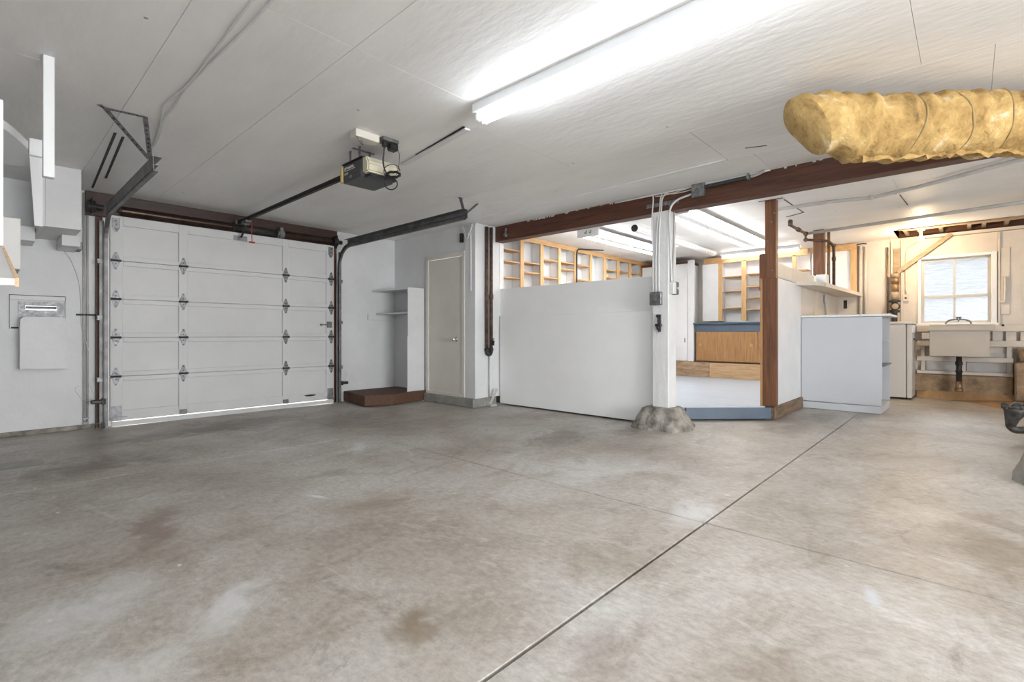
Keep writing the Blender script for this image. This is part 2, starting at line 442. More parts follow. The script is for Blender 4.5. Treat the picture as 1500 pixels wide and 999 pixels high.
# ---- ceilings: slab above and plywood sheets below it
ce = obj('ceiling', box(B(), -.8, 5.02, -6.0, 7.05, ZC + .012, ZC + .15), 'wall', kind='structure')
def sheet(par, z, x0, x1, y0, y1, g=.0009):
    return obj('ceiling_panel', box(B(), x0 + g, x1 - g, y0 + g, y1 - g, z, z + .012, .001), 'ceil', par)
for x0, x1, ys in ((-.8, .66, (-6.0, -.0, 2.41, 3.80, 7.05)), (.66, 1.36, (-6.0, -.04, 2.41, 4.85, 7.05)),
                   (1.36, 2.50, (-6.0, -.04, 2.41, 4.85, 7.05)), (2.50, 3.64, (-6.0, .2, 2.66, 5.1, 7.05)), (3.64, 4.45, (-6.0, -.1, 1.55, 4.27, 7.05)),
                   (4.45, 5.02, (-6.0, .2, 1.34, 3.8, 7.05))):
    for a, b in zip(ys, ys[1:]): sheet(ce, ZC, x0, x1, a, b)
c2 = obj('ceiling', box(B(), 5.02, 9.45, -6.0, 5.5, ZR + .012, ZR + .15), 'wall', kind='structure')
obj('ceiling_slab', box(B(), 9.45, 10.45, .86, 5.5, ZR + .012, ZR + .15), 'wall', c2)
for x0, x1, ys in ((5.02, 6.32, (-6.0, -.6, .9, 2.2, 4.0, 5.5)), (6.32, 7.26, (-6.0, -.7, .57, 1.58, 3.4, 5.5)), (7.26, 8.5, (-6.0, -.8, .55, 1.82, 3.9, 5.5)), (8.5, 9.45, (-6.0, -.5, .86, 2.6, 4.3, 5.5))):
    for a, b in zip(ys, ys[1:]): sheet(c2, ZR, x0, x1, a, b)
sheet(c2, ZR, 9.45, 10.45, .86, 3.0); sheet(c2, ZR, 9.45, 10.45, 3.0, 5.5)
# the torn out strip of ceiling above the window: cavity, joists and blocking
bm = B(); box(bm, 9.45, 10.45, -6.0, .86, 2.80, 2.9); box(bm, 9.40, 9.45, -6.0, .86, 2.60, 2.9); box(bm, 10.38, 10.5, -6.0, .86, 2.53, 2.9); box(bm, 9.40, 10.5, .86, .90, 2.592, 2.9)
cav = obj('ceiling', bm, 'beam', kind='structure')
for y in (.72, .55, .30, -.02, -.18, -.42, -.85, -1.3): obj('joist', box(B(), 9.46, 10.38, y, y + .045, 2.62, 2.80), 'brace', cav)
obj('blocking', box(B(), 9.75, 9.79, -.40, .02, 2.60, 2.84), 'cream', cav)
obj('blocking', box(B(), 9.80, 9.84, .04, .30, 2.63, 2.84), 'raw', cav)
obj('ledger', box(B(), 10.22, 10.30, -6.0, .60, 2.535, 2.575), 'cream', cav)
obj('splintered_edge', prism(B(), [(9.40, .80), (9.56, .55), (9.50, .2), (9.58, -.3), (9.55, -1.2), (9.5, -2.4), (9.38, -2.4)], 'z', 2.562, 2.582), 'old', cav)

# ---- walls
bm = B()
Y0, Y1 = 6.9, 7.05
box(bm, -.8, .31, Y0, Y1, 0, ZC); box(bm, .31, .55, Y0, Y1, 0, 1.246); box(bm, .31, .55, Y0, Y1, 1.292, ZC)
box(bm, .55, 1.0, Y0, Y1, 0, ZC); box(bm, 1.0, 3.46, Y0, Y1, 2.27, ZC); box(bm, 3.46, 4.7, Y0, Y1, 0, ZC)
obj('wall_front', bm, 'wall', kind='structure')
bx('wall_left', -.95, -.8, -6.0, 7.05, 0, ZC, 'wall', kind='structure')
bm = B(); box(bm, -.8, .1, -6.15, -6.0, 0, 2.9); box(bm, 3.1, 10.5, -6.15, -6.0, 0, 2.9); box(bm, .1, 3.1, -6.15, -6.0, 2.3, 2.9)  # gap in the middle is left for the added rear fill light
obj('wall_back', bm, 'wall', kind='structure')
bm = B()
XW = 10.3
box(bm, XW, 10.5, -6.0, -.24, 0, 2.53); box(bm, XW, 10.5, .57, 5.5, 0, 2.585)
box(bm, XW, 10.5, -.24, .57, 0, 1.19); box(bm, XW, 10.5, -.24, .57, 2.20, 2.53)
obj('wall_right', bm, 'cream', kind='structure')
bm = B(); box(bm, 4.62, 4.76, 4.96, 5.20, .12, ZC); box(bm, 4.62, 4.76, 5.99, 6.9, .12, ZC); box(bm, 4.62, 4.76, 5.20, 5.99, 2.12, ZC)
box(bm, 4.76, 5.1, 4.96, 5.06, .12, ZC)
obj('wall_closet', bm, 'wall', kind='structure')
bx('wall_shelves', 5.1, 10.3, 5.45, 5.55, .15, ZR, 'bright', kind='structure')
bm = B(); box(bm, 4.55, 4.80, 4.93, 6.04, 0, .12, .01); box(bm, 4.80, 5.0, 4.93, 5.08, 0, .12, .01)
obj('trim_1', bm, 'conc_grey', kind='structure')
obj('baseboard_front', box(B(), -.8, .84, 6.86, 6.9, 0, .045, .006), 'conc', kind='structure')
# low partition between garage and workshop: tall sheet behind, shorter overlay sheet in front
pt = obj('wall_partition', box(B(), 5.10, 5.17, 2.525, 4.955, .03, 1.655, .004), 'panel', kind='structure')
obj('overlay_panel', box(B(), 5.065, 5.10, 2.56, 4.93, .02, 1.262, .003), 'panel', pt)
obj('end_strip', box(B(), 5.085, 5.17, 4.955, 5.05, .12, 2.32, .003), 'white', pt)
# half wall that runs away from the brown post
hw = obj('wall_half', box(B(), 6.40, 10.3, 1.70, 1.78, .15, 1.69), 'cream', kind='structure')
for i, (a, b) in enumerate(((6.40, 6.93), (6.93, 7.36), (7.36, 8.05), (8.05, 8.58))):
    obj('board', box(B(), a + .002, b - .002, 1.725, 1.765, 1.69, 1.885 - .004 * (i % 2)), 'cream', hw)
obj('cap_strip', box(B(), 6.40, 7.7, 1.685, 1.725, 1.685, 1.70), 'greypipe', hw)
obj('wall_panel', box(B(), 6.405, 7.64, 1.692, 1.70, .15, 1.68), 'white', hw)
obj('wall_panel', box(B(), 8.42, 8.44, 1.69, 1.70, .15, 1.68), 'cream', hw)
bx('baseboard_half', 6.34, 7.64, 1.665, 1.80, 0, .148, 'sill', bev=.008, kind='structure')
# workshop deck of painted planks
dk = obj('floor', prism(B(), [(5.17, 2.5), (5.60, 2.42), (6.28, 1.76), (10.3, 1.76), (10.3, 5.45), (5.17, 5.45)], 'z', .0, .138), 'joint', kind='structure')
x = 5.55
while x < 10.28:
    x1 = min(x + .135, 10.29)
    def yl(q): return 2.40 - (q - 5.60) * (.70 / .68) if q < 6.28 else 1.78
    ya, yb = yl(x), yl(x1)
    obj('plank', prism(B(), [(x + .005, ya), (x1 - .005, yb), (x1 - .005, 5.44), (x + .005, 5.44)], 'z', .138, .158), 'deck', dk)
    x += .135
bm = B(); beam_between(bm, (5.57, 2.415, .085), (6.27, 1.70, .085), .03, .13, bev=.003)
obj('trim_2', bm, 'bluegrey', kind='structure')
# ground and the neighbour's stucco wall outside
bx('ground', -3, 16, 7.06, 14, -.2, -.06, 'ground', kind='structure')
bx('ground', 10.5, 16, -6, 7.06, -.2, -.06, 'ground', kind='structure')
bx('wall_neighbour', 13.0, 13.2, -4, 5.5, -.06, 6, 'stucco', kind='structure')

# ---- window
wn = thing('window_1', 'white two over two sash window above the laundry sink', 'window', (10.28, .165, 1.16), kind='structure')
bm = B()
box(bm, 10.26, 10.30, .57, .61, 1.16, 2.24, .004); box(bm, 10.26, 10.30, -.30, -.24, 1.16, 2.24, .004); box(bm, 10.26, 10.30, -.24, .57, 2.20, 2.24, .004)
box(bm, 10.22, 10.30, -.32, .63, 1.14, 1.175, .004)
obj('casing', bm, 'white', wn)
bm = B(); box(bm, 10.36, 10.39, .53, .57, 1.60, 2.20); box(bm, 10.36, 10.39, -.24, -.20, 1.60, 2.20); box(bm, 10.36, 10.39, -.20, .53, 2.165, 2.20); box(bm, 10.36, 10.39, -.20, .53, 1.585, 1.62); box(bm, 10.362, 10.388, .16, .185, 1.62, 2.165)
obj('upper_sash', bm, 'dimwhite', wn)  # both sashes coloured darker to look seen against the bright panes
bm = B(); box(bm, 10.32, 10.35, .53, .57, 1.19, 1.60); box(bm, 10.32, 10.35, -.24, -.20, 1.19, 1.60); box(bm, 10.32, 10.35, -.20, .53, 1.19, 1.215); box(bm, 10.31, 10.355, -.24, .57, 1.575, 1.60); box(bm, 10.322, 10.348, .16, .185, 1.215, 1.575)
obj('lower_sash', bm, 'dimwhite', wn)
for xx, z0, z1 in ((10.375, 1.62, 2.165), (10.335, 1.215, 1.575)):
    obj('pane', box(B(), xx - .002, xx + .002, .185, .53, z0, z1), 'glass', wn)
    obj('pane', box(B(), xx - .002, xx + .002, -.20, .16, z0, z1), 'glass', wn)

# ---- closet door
d1 = thing('door_1', 'flat ivory closet door with round knob beside the corner shelves', 'door', (4.62, 5.6, .12), kind='structure')
obj('leaf', box(B(), 4.612, 4.65, 5.222, 5.985, .165, 2.105, .003), 'ivory', d1)
bm = B(); box(bm, 4.595, 4.62, 5.985, 6.04, .12, 2.17, .003); box(bm, 4.595, 4.62, 5.165, 5.22, .12, 2.17, .003); box(bm, 4.595, 4.62, 5.22, 5.985, 2.11, 2.17, .003); box(bm, 4.59, 4.65, 5.22, 5.985, .12, .16, .003)
obj('casing', bm, 'ivory', d1)
bm = B(); cyl(bm, (4.612, 5.36, .932), (4.602, 5.36, .932), .036, 18); cyl(bm, (4.605, 5.36, .932), (4.575, 5.36, .932), .014, 12); sphere(bm, (4.56, 5.36, .932), .03, 14, 8, (.8, 1, 1))
obj('knob', bm, 'chrome', d1, smooth=True)
for z in (.36, 1.80):
    bm = B(); box(bm, 4.604, 4.614, 5.965, 5.998, z, z + .10, .001); cyl(bm, (4.600, 5.985, z), (4.600, 5.985, z + .10), .007, 8)
    obj('hinge', bm, 'ivory', d1)
# white board that closes the end of the closet wall
bx('trim_3', 4.606, 4.62, 4.955, 5.165, .12, 2.50, 'wall', bev=.003, kind='structure')

# ================================================================== GARAGE DOOR
gd = thing('garage_door', 'white wooden sectional garage door with diamond hinges', 'garage door', (2.23, 6.8, 0))
YD = 6.78
seams = (.062, .545, .968, 1.385, 1.802, 2.29)
SX = (.955, 1.065, 1.585, 1.675, 2.774, 2.856, 3.39, 3.505)
for i in range(5):
    z0, z1 = seams[i] + .002, seams[i + 1] - .002
    r0 = .11 if i == 0 else .05
    r1 = .10 if i == 4 else .05
    bm = B()
    for a, b in ((0, 1), (2, 3), (4, 5), (6, 7)): box(bm, SX[a], SX[b], YD, YD + .045, z0, z1, .003)
    for a, b in ((1, 2), (3, 4), (5, 6)):
        box(bm, SX[a], SX[b], YD + .001, YD + .045, z0, z0 + r0, .003); box(bm, SX[a], SX[b], YD + .001, YD + .045, z1 - r1, z1, .003)
    box(bm, .96, 3.50, YD + .036, YD + .046, z0 - (.02 if i else 0), z1)
    s = obj('door_section', bm, 'door', gd)
    for a, b in ((1, 2), (3, 4), (5, 6)):
        obj('panel', box(B(), SX[a] - .003, SX[b] + .003, YD + .022, YD + .037, z0 + r0 - .003, z1 - r1 + .003), 'door', s)
# weather flap under the gap, bowed towards the floor
bm = B(); n = 14; va = []
for i in range(n + 1):
    xx = .97 + (3.50 - .97) * i / n; dz = -.002 + .006 * (abs(2 * i / n - 1) ** 2)
    va.append([bm.verts.new((xx, yy, zz)) for yy, zz in ((YD + .004, .054), (YD + .026, .054), (YD + .024, dz + .003), (YD + .002, dz + .003))])
for p, q in zip(va, va[1:]):
    for k in range(4): bm.faces.new((p[k], p[(k + 1) % 4], q[(k + 1) % 4], q[k]))
bm.faces.new(va[0]); bm.faces.new(va[-1][::-1]); bmesh.ops.recalc_face_normals(bm, faces=bm.faces)
obj('bottom_flap', bm, 'door', gd)
def hinge_plate(cx, cz, full=True):
    bm = B()
    hw_, hh = .040, .098
    if full:
        prism(bm, [(cx + hw_, cz), (cx + hw_ * .62, cz + hh * .55), (cx + .008, cz + hh), (cx - .008, cz + hh), (cx - hw_ * .62, cz + hh * .55), (cx - hw_, cz),
                   (cx - hw_ * .62, cz - hh * .55), (cx - .008, cz - hh), (cx + .008, cz - hh), (cx + hw_ * .62, cz - hh * .55)], 'y', YD - .005, YD + .001)
    return bm
hn = obj('hinge', hinge_plate(1.63, seams[4]), 'galv', gd)
bm = B(); cyl(bm, (1.588, YD - .010, seams[4]), (1.672, YD - .010, seams[4]), .010, 8); box(bm, 1.586, 1.60, YD - .022, YD - .002, seams[4] - .013, seams[4] + .013); box(bm, 1.66, 1.676, YD - .022, YD - .002, seams[4] - .013, seams[4] + .013)
obj('hinge_pin', bm, 'iron', hn)
bm = B()
for dz in (-.082, -.034, .034, .082): cyl(bm, (1.63, YD - .004, seams[4] + dz), (1.63, YD - .010, seams[4] + dz), .007, 6)
obj('bolt', bm, 'iron', hn)
for j in (4, 3, 2, 1):
    for cx in (1.003, 1.63, 2.815, 3.462):
        if (j, cx) == (4, 1.63): continue
        dup(hn, (cx - 1.63, 0, seams[j] - seams[4]))
# roller brackets at the top, corner plates at the bottom, small plates, lift handle, latch
for cx in (1.005, 3.455):
    b_ = obj('top_bracket', prism(B(), [(cx - .035, 2.262), (cx + .035, 2.262), (cx + .035, 2.16), (cx + .01, 2.11), (cx - .01, 2.11), (cx - .035, 2.16)], 'y', YD - .006, YD + .001), 'galv', gd)
    bm = B()
    for dz in (.0, .05, .1): cyl(bm, (cx, YD - .005, 2.135 + dz), (cx, YD - .012, 2.135 + dz), .007, 6)
    obj('bolt', bm, 'iron', b_)
for cx in (1.01, 3.45):
    bm = B(); box(bm, cx - .045, cx + .045, YD - .006, YD + .001, .105, .225); box(bm, cx - .06, cx + .09 * (1 if cx < 2 else .6), YD - .02, YD, .098, .105); box(bm, cx - .045, cx + .045, YD - .012, YD + .001, .062, .098)
    obj('bottom_bracket', bm, 'galv', gd)
for cx in (1.63, 2.815):
    bm = B(); box(bm, cx - .035, cx + .035, YD - .012, YD + .001, .066, .122, .004); box(bm, cx - .04, cx + .04, YD - .018, YD - .008, .090, .098)
    obj('bottom_plate', bm, 'steel', gd)
bm = B(); prism(bm, [(3.06, .150), (3.10, .158), (3.15, .160), (3.20, .158), (3.24, .150), (3.20, .138), (3.15, .134), (3.10, .138)], 'y', YD - .012, YD + .001); cyl(bm, (3.09, YD - .024, .149), (3.21, YD - .024, .149), .008, 8); cyl(bm, (3.09, YD, .149), (3.09, YD - .024, .149), .006, 8); cyl(bm, (3.21, YD, .149), (3.21, YD - .024, .149), .006, 8)
obj('lift_handle', bm, 'iron', gd)
bm = B(); box(bm, 3.395, 3.465, YD - .02, YD + .001, 1.10, 1.185, .004); box(bm, 3.30, 3.41, YD - .014, YD - .006, 1.133, 1.147); box(bm, 3.30, 3.325, YD - .018, YD - .004, 1.127, 1.153)
obj('side_latch', bm, 'steel', gd)
bm = B(); box(bm, 2.17, 2.33, YD - .004, YD + .001, 2.19, 2.25); box(bm, 2.225, 2.275, YD - .045, YD, 2.21, 2.24)
obj('arm_bracket', bm, 'galv', gd)

# tracks: vertical run, bend, horizontal run with angle iron, hangers
def track(name, xc, out, label, yend, hang):
    t = thing(name, label, 'track', (xc, 6.7, 0), group='garage door tracks')
    yv = 6.705; rr = .30; zt = 2.26
    path = [(xc, yv, .012), (xc, yv, zt - rr)] + [(xc, yv - rr + rr * math.cos(a), zt - rr + rr * math.sin(a)) for a in [PI / 2 * k / 8 for k in range(1, 9)]] + [(xc, yend, zt)]
    P = [Vector(p) for p in path]
    bm = B()
    # C shaped channel: swept open profile with thickness
    prof = [(-.026, -.014), (-.026, .014), (-.020, .018), (.020, .018), (.026, .014), (.026, -.014), (.022, -.014), (.022, .012), (-.022, .012), (-.022, -.014)]
    rings = []
    for i, p in enumerate(P):
        d = (P[min(i + 1, len(P) - 1)] - P[max(i - 1, 0)]).normalized()
        s = Vector((out, 0, 0)); u = d.cross(Vector((1, 0, 0))).normalized()
        # channel mouth faces the door centre
        rings.append([bm.verts.new(p + s * q + u * r) for r, q in prof])
    m = len(prof)
    for a, b in zip(rings, rings[1:]):
        for k in range(m): bm.faces.new((a[k], a[(k + 1) % m], b[(k + 1) % m], b[k]))
    bm.faces.new(rings[0]); bm.faces.new(rings[-1][::-1]); bmesh.ops.recalc_face_normals(bm, faces=bm.faces)
    obj('channel', bm, 'steel', t)
    bm = B(); box(bm, xc + out * .020, xc + out * .024, yend - .02, 6.50, zt - .01, zt + .085); 
    xa, xb = sorted((xc + out * .024, xc - out * .035)); box(bm, xa, xb, yend - .02, 6.50, zt + .082, zt + .086)
    obj('angle_iron', bm, 'steel', t)
    xa, xb = sorted((xc + out * .018, xc + out * .05))
    bm = B(); box(bm, xa, xb, 6.73, 6.76, .02, 2.2); box(bm, xa + (.0 if out > 0 else .028), xb - (.028 if out > 0 else 0), 6.68, 6.76, .02, 2.2)
    obj('wall_angle', bm, 'steel', t)
    for z in (.5, 1.15, 1.75):
        xa, xb = sorted((xc + out * .02, xc + out * .07))
        obj('jamb_clip', box(B(), xa, xb, 6.725, 6.76, z, z + .05, .002), 'galv', t)
    for a, b in hang:
        bm = B(); beam_between(bm, a, b, .032, .003, up=Vector((.68, -.73, 0)).cross(Vector(b) - Vector(a))); 
        d = Vector(b) - Vector(a); nrm = d.normalized()
        h = obj('hanger_strap', bm, 'galv', t)
        bm = B()
        for k in range(2, 9):
            p = Vector(a) + d * k / 10; q_ = Vector((.68, -.73, 0)).cross(d).normalized() * .003; cyl(bm, p + q_, p - q_, .007, 6)
        obj('strap_hole', bm, 'iron', h)
    return t
track('garage_door_track', .91, -1, 'left steel garage door track with triangular ceiling hanger', 4.52,
      [((.57, 4.27, ZC), (.87, 4.53, 2.32)), ((.79, 4.24, ZC), (.875, 4.53, 2.32)), ((.57, 4.27, 2.525), (.79, 4.24, 2.525)), ((.54, 4.24, 2.527), (.60, 4.30, 2.527))])
track('garage_door_track', 3.545, 1, 'right steel garage door track curving beside the alcove shelves', 3.98,
      [((3.66, 4.18, ZC), (3.57, 4.02, 2.33)), ((3.96, 4.22, ZC), (3.57, 4.00, 2.30)), ((3.63, 4.17, 2.527), (3.70, 4.20, 2.527))])
# dark timber jambs behind the tracks and header board above
for xa, xb, l in ((.845, .90, 'dark stained jamb strip left of the garage door'), (3.53, 3.57, 'dark stained jamb strip right of the garage door')):
    bx('door_jamb', xa, xb, 6.83, 6.899, 0, 2.26, 'beam', label=l, cat='jamb', group='garage door jambs')
bx('header_board', .76, 3.60, 6.86, 6.899, 2.27, 2.525, 'header', label='dark brown header board across the top of the garage door', cat='board', bev=.004)
ts = thing('torsion_spring_bar', 'long dark torsion spring shaft above the garage door', 'spring bar', (2.25, 6.78, 2.28))
bm = B(); cyl(bm, (1.03, 6.79, 2.352), (3.47, 6.79, 2.352), .022, 12); obj('shaft', bm, 'steel', ts, smooth=True)
for xa, xb in ((1.05, 2.15), (2.78, 3.45)):
    bm = B(); nn = int((xb - xa) / .012)
    pts = []; rad = []
    for k in range(nn * 2 + 1): pts.append((xa + (xb - xa) * k / (nn * 2), 6.79, 2.350)); rad.append(.052 if k % 2 == 0 else .047)
    tube(bm, pts, rad, 16); obj('spring', bm, 'springsteel', ts, smooth=True)
bm = B(); cyl(bm, (2.15, 6.79, 2.350), (2.71, 6.79, 2.350), .05, 16); obj('sleeve', bm, 'iron', ts, smooth=True)
bm = B(); box(bm, 2.72, 2.77, 6.73, 6.858, 2.29, 2.43, .004); cyl(bm, (2.70, 6.79, 2.35), (2.79, 6.79, 2.35), .058, 14); obj('centre_bracket', bm, 'steel', ts)
for xx in (.80, 3.53):
    bm = B(); box(bm, xx, xx + .006, 6.72, 6.858, 2.28, 2.44); cyl(bm, (xx - .03, 6.79, 2.352), (xx + .03, 6.79, 2.352), .062, 18); cyl(bm, (xx + .03, 6.79, 2.352), (xx + .10, 6.79, 2.352), .03, 12)
    obj('cable_drum', bm, 'iron', ts)
# safety sensors beside the door
for xx, s, l in ((.885, -1, 'black safety sensor clamped low on the left track'), (3.58, 1, 'black safety sensor clamped low on the right track')):
    t = thing('safety_sensor', l, 'sensor', (xx, 6.70, .25), 'door safety sensors')
    xa, xb = sorted((xx, xx + s * .10)); obj('housing', box(B(), xa, xb, 6.675, 6.72, .275, .315, .008), 'black', t)
    xa, xb = sorted((xx - s * .02, xx + s * .015)); obj('bracket', box(B(), xa, xb, 6.67, 6.76, .265, .325, .002), 'iron', t)
    bm = B()
    tube(bm, smooth_path([(xx + s * .09, 6.70, .29), (xx + s * .15, 6.86, .33), (xx + s * .20, 6.888, .43), (xx + s * .10, 6.885, .47), (xx + s * .05, 6.885, .36)], 6), .0025, 5); obj('wire', bm, 'cordwhite', t)
bm = B(); tube(bm, smooth_path([(.80, 6.80, .02), (.86, 6.76, .06), (.90, 6.70, .05)], 5), .006, 6); sphere(bm, (.885, 6.66, .045), .035, 12, 8, (.5, 1, 1))
obj('cable_pulley', bm, 'galv', label='small round steel pulley at the foot of the left track', cat='pulley')

# ================================================================== OPENER
op = thing('garage_door_opener', 'dark grey garage door opener with yellowed lamp lens hung below ceiling', 'opener', (2.21, 3.75, 2.18))
obj('housing', box(B(), 2.07, 2.365, 3.555, 3.845, 2.262, 2.412, .006), 'charcoal', op)
obj('rear_cover', box(B(), 2.06, 2.375, 3.845, 3.885, 2.27, 2.405, .012, 2), 'yellowed', op)
bm = B(); prism(bm, [(3.555, 2.285), (3.555, 2.425), (3.50, 2.415), (3.465, 2.36), (3.47, 2.29)], 'x', 2.075, 2.36); bmesh.ops.bevel(bm, geom=list(bm.edges), offset=.012, segments=2, affect='EDGES')
obj('lamp_lens', bm, 'lens', op)
obj('top_plate', box(B(), 2.06, 2.37, 3.53, 3.85, 2.412, 2.42), 'iron', op)
bm = B(); box(bm, 2.10, 2.34, 3.47, 3.556, 2.258, 2.280, .004); obj('control_ledge', bm, 'black', op)
bm = B(); box(bm, 2.183, 2.217, 3.88, 6.72, 2.380, 2.384); box(bm, 2.183, 2.187, 3.88, 6.72, 2.38, 2.412); box(bm, 2.213, 2.217, 3.88, 6.72, 2.38, 2.412); box(bm, 2.175, 2.187, 3.88, 6.72, 2.408, 2.412); box(bm, 2.213, 2.225, 3.88, 6.72, 2.408, 2.412)
obj('rail', bm, 'iron', op)
bm = B(); box(bm, 2.165, 2.235, 6.36, 6.50, 2.352, 2.380, .004); cyl(bm, (2.17, 6.43, 2.34), (2.23, 6.43, 2.34), .015, 8)
obj('trolley', bm, 'steel', op)
obj('header_bracket', box(B(), 2.16, 2.24, 6.68, 6.72, 2.375, 2.42, .003), 'steel', op)
bm = B(); beam_between(bm, (2.20, 6.42, 2.345), (2.245, 6.745, 2.222), .022, .012); obj('door_arm', bm, 'iron', op)
bm = B(); tube(bm, [(2.26, 6.42, 2.36), (2.258, 6.42, 2.25), (2.26, 6.42, 2.135)], .0045, 6)
pc = obj('release_cord', bm, 'red', op)
obj('pull_handle', box(B(), 2.225, 2.295, 6.41, 6.43, 2.115, 2.135, .006), 'red', pc)
for xx in (2.10, 2.24):
    for y in (3.62, 3.77) if xx < 2.2 else (3.70,):
        bm = B(); box(bm, xx, xx + .003, y, y + .032, 2.415, ZC); obj('hanger_strap', bm, 'galv', op)
bm = B(); box(bm, 2.08, 2.28, 3.69, 3.72, ZC - .004, ZC); obj('ceiling_strap', bm, 'galv', op)
# flat print on the housing
def text(s, size, loc, rot, parent, bold=0.0):
    cu = bpy.data.curves.new('lettering', 'FONT'); cu.body = s; cu.size = size; cu.offset = bold; cu.extrude = .0004
    o = bpy.data.objects.new('lettering', cu)
    me = bpy.data.meshes.new_from_object(o); bpy.data.objects.remove(o); bpy.data.curves.remove(cu)
    M = Matrix.Translation(Vector(loc)) @ rot
    bm = bmesh.new(); bm.from_mesh(me); bpy.data.meshes.remove(me)
    bmesh.ops.transform(bm, matrix=M, verts=bm.verts)
    return obj('lettering', bm, 'text', parent)
# face looks towards -X: text runs along -Y
RX = Matrix(((0, 0, -1, 0), (-1, 0, 0, 0), (0, 1, 0, 0), (0, 0, 0, 1)))
text('LIFT-MASTER', .026, (2.0695, 3.825, 2.367), RX, op, .0012)
bm = B(); box(bm, 2.0685, 2.0697, 3.652, 3.825, 2.354, 2.358); obj('print_line', bm, 'text', op)
text('1/2 HP', .021, (2.0695, 3.825, 2.325), RX, op, .0008)
text('LT', .024, (2.0695, 3.735, 2.288), RX, op, .0006)
jb = thing('ceiling_junction_box', 'flat pale metal box on the ceiling above the opener', 'junction box', (1.99, 3.37, 2.48))
bm = B(); box(bm, 1.895, 2.095, 3.33, 3.42, ZC - .055, ZC, .004); obj('box_body', bm, 'ivory', jb)
bm = B(); tube(bm, smooth_path([(1.90, 3.36, ZC - .02), (1.91, 3.32, ZC - .09), (1.94, 3.31, ZC - .12), (1.935, 3.33, ZC - .08)], 6), .002, 5); obj('loose_wire', bm, 'iron', jb)
oc = thing('ceiling_outlet', 'metal ceiling outlet with black plugs beside the pale box', 'outlet', (2.18, 3.34, 2.45))
bm = B(); box(bm, 2.11, 2.25, 3.30, 3.40, ZC - .03, ZC, .004); obj('outlet_box', bm, 'steel', oc)
bm = B(); box(bm, 2.18, 2.25, 3.30, 3.37, ZC - .085, ZC - .03, .01); obj('plug', bm, 'black', oc)
bm = B(); box(bm, 2.12, 2.155, 3.31, 3.35, ZC - .075, ZC - .03, .008); obj('plug', bm, 'black', oc)
cp = thing('power_cord', 'black power cord looping down from ceiling outlet to the opener', 'cord', (2.27, 3.35, 2.2))
bm = B(); tube(bm, smooth_path([(2.137, 3.33, ZC - .07), (2.135, 3.335, 2.42), (2.145, 3.36, 2.34), (2.20, 3.40, 2.285), (2.30, 3.43, 2.265)], 8), .006, 7); obj('cord', bm, 'black', cp, smooth=True)
bm = B()
cx, cy, cz = 2.27, 3.41, 2.29
tube(bm, [(cx + .055 * math.cos(a) * .68 , cy - .055 * math.cos(a) * .73, cz - .0 + .022 * math.sin(a) + .006 * math.sin(a * 7)) for a in [2 * PI * k / 40 * 3 for k in range(41)]], .0085, 7); obj('cord_coil', bm, 'black', cp, smooth=True)
bm = B(); tube(bm, [(2.25 + .05 * math.cos(a) * .68, 3.41 - .05 * math.cos(a) * .73, 2.21 + .045 * math.sin(a)) for a in [2 * PI * k / 24 for k in range(25)]], .005, 7); obj('cord_loop', bm, 'black', cp, smooth=True)
bm = B(); tube(bm, smooth_path([(2.24, 3.31, ZC - .07), (2.275, 3.33, 2.42), (2.275, 3.36, 2.30), (2.27, 3.40, 2.27)], 6), .0028, 6); tube(bm, [(2.25 + .065 * math.cos(a) * .68, 3.40 - .065 * math.cos(a) * .73, 2.31 + .055 * math.sin(a)) for a in [2 * PI * k / 24 for k in range(20)]], .0035, 6); obj('thin_wire', bm, 'iron', cp)
# raised batten on the ceiling near the opener
bm = B(); beam_between(bm, (2.58, 3.72, ZC - .008), (2.45, 2.72, ZC - .012), .05, .016); obj('trim_4', bm, 'white', kind='structure')
bm = B(); beam_between(bm, (2.525, 3.45, ZC - .004), (2.42, 2.72, ZC - .006), .016, .008); obj('trim_8', bm, 'iron', kind='structure')
# pair of white cables stapled on the ceiling
bm = B()
tube(bm, smooth_path([(.86, 1.2, ZC - .012), (.845, 2.4, ZC - .012), (.862, 3.2, ZC - .012), (.855, 3.6, ZC - .012), (.83, 3.9, ZC - .012), (.875, 4.18, ZC - .012), (.93, 4.6, ZC - .012), (.955, 4.95, ZC - .012)], 6), .0065, 6)
tube(bm, smooth_path([(.885, 1.2, ZC - .012), (.905, 2.4, ZC - .012), (.876, 3.2, ZC - .012), (.866, 3.6, ZC - .012), (.885, 3.9, ZC - .012), (.885, 4.18, ZC - .012), (.94, 4.6, ZC - .012), (.96, 4.95, ZC - .012)], 6), .0065, 6)
obj('ceiling_cable', bm, 'cordwhite', label='pair of thin white cables stapled along the ceiling', cat='cable')

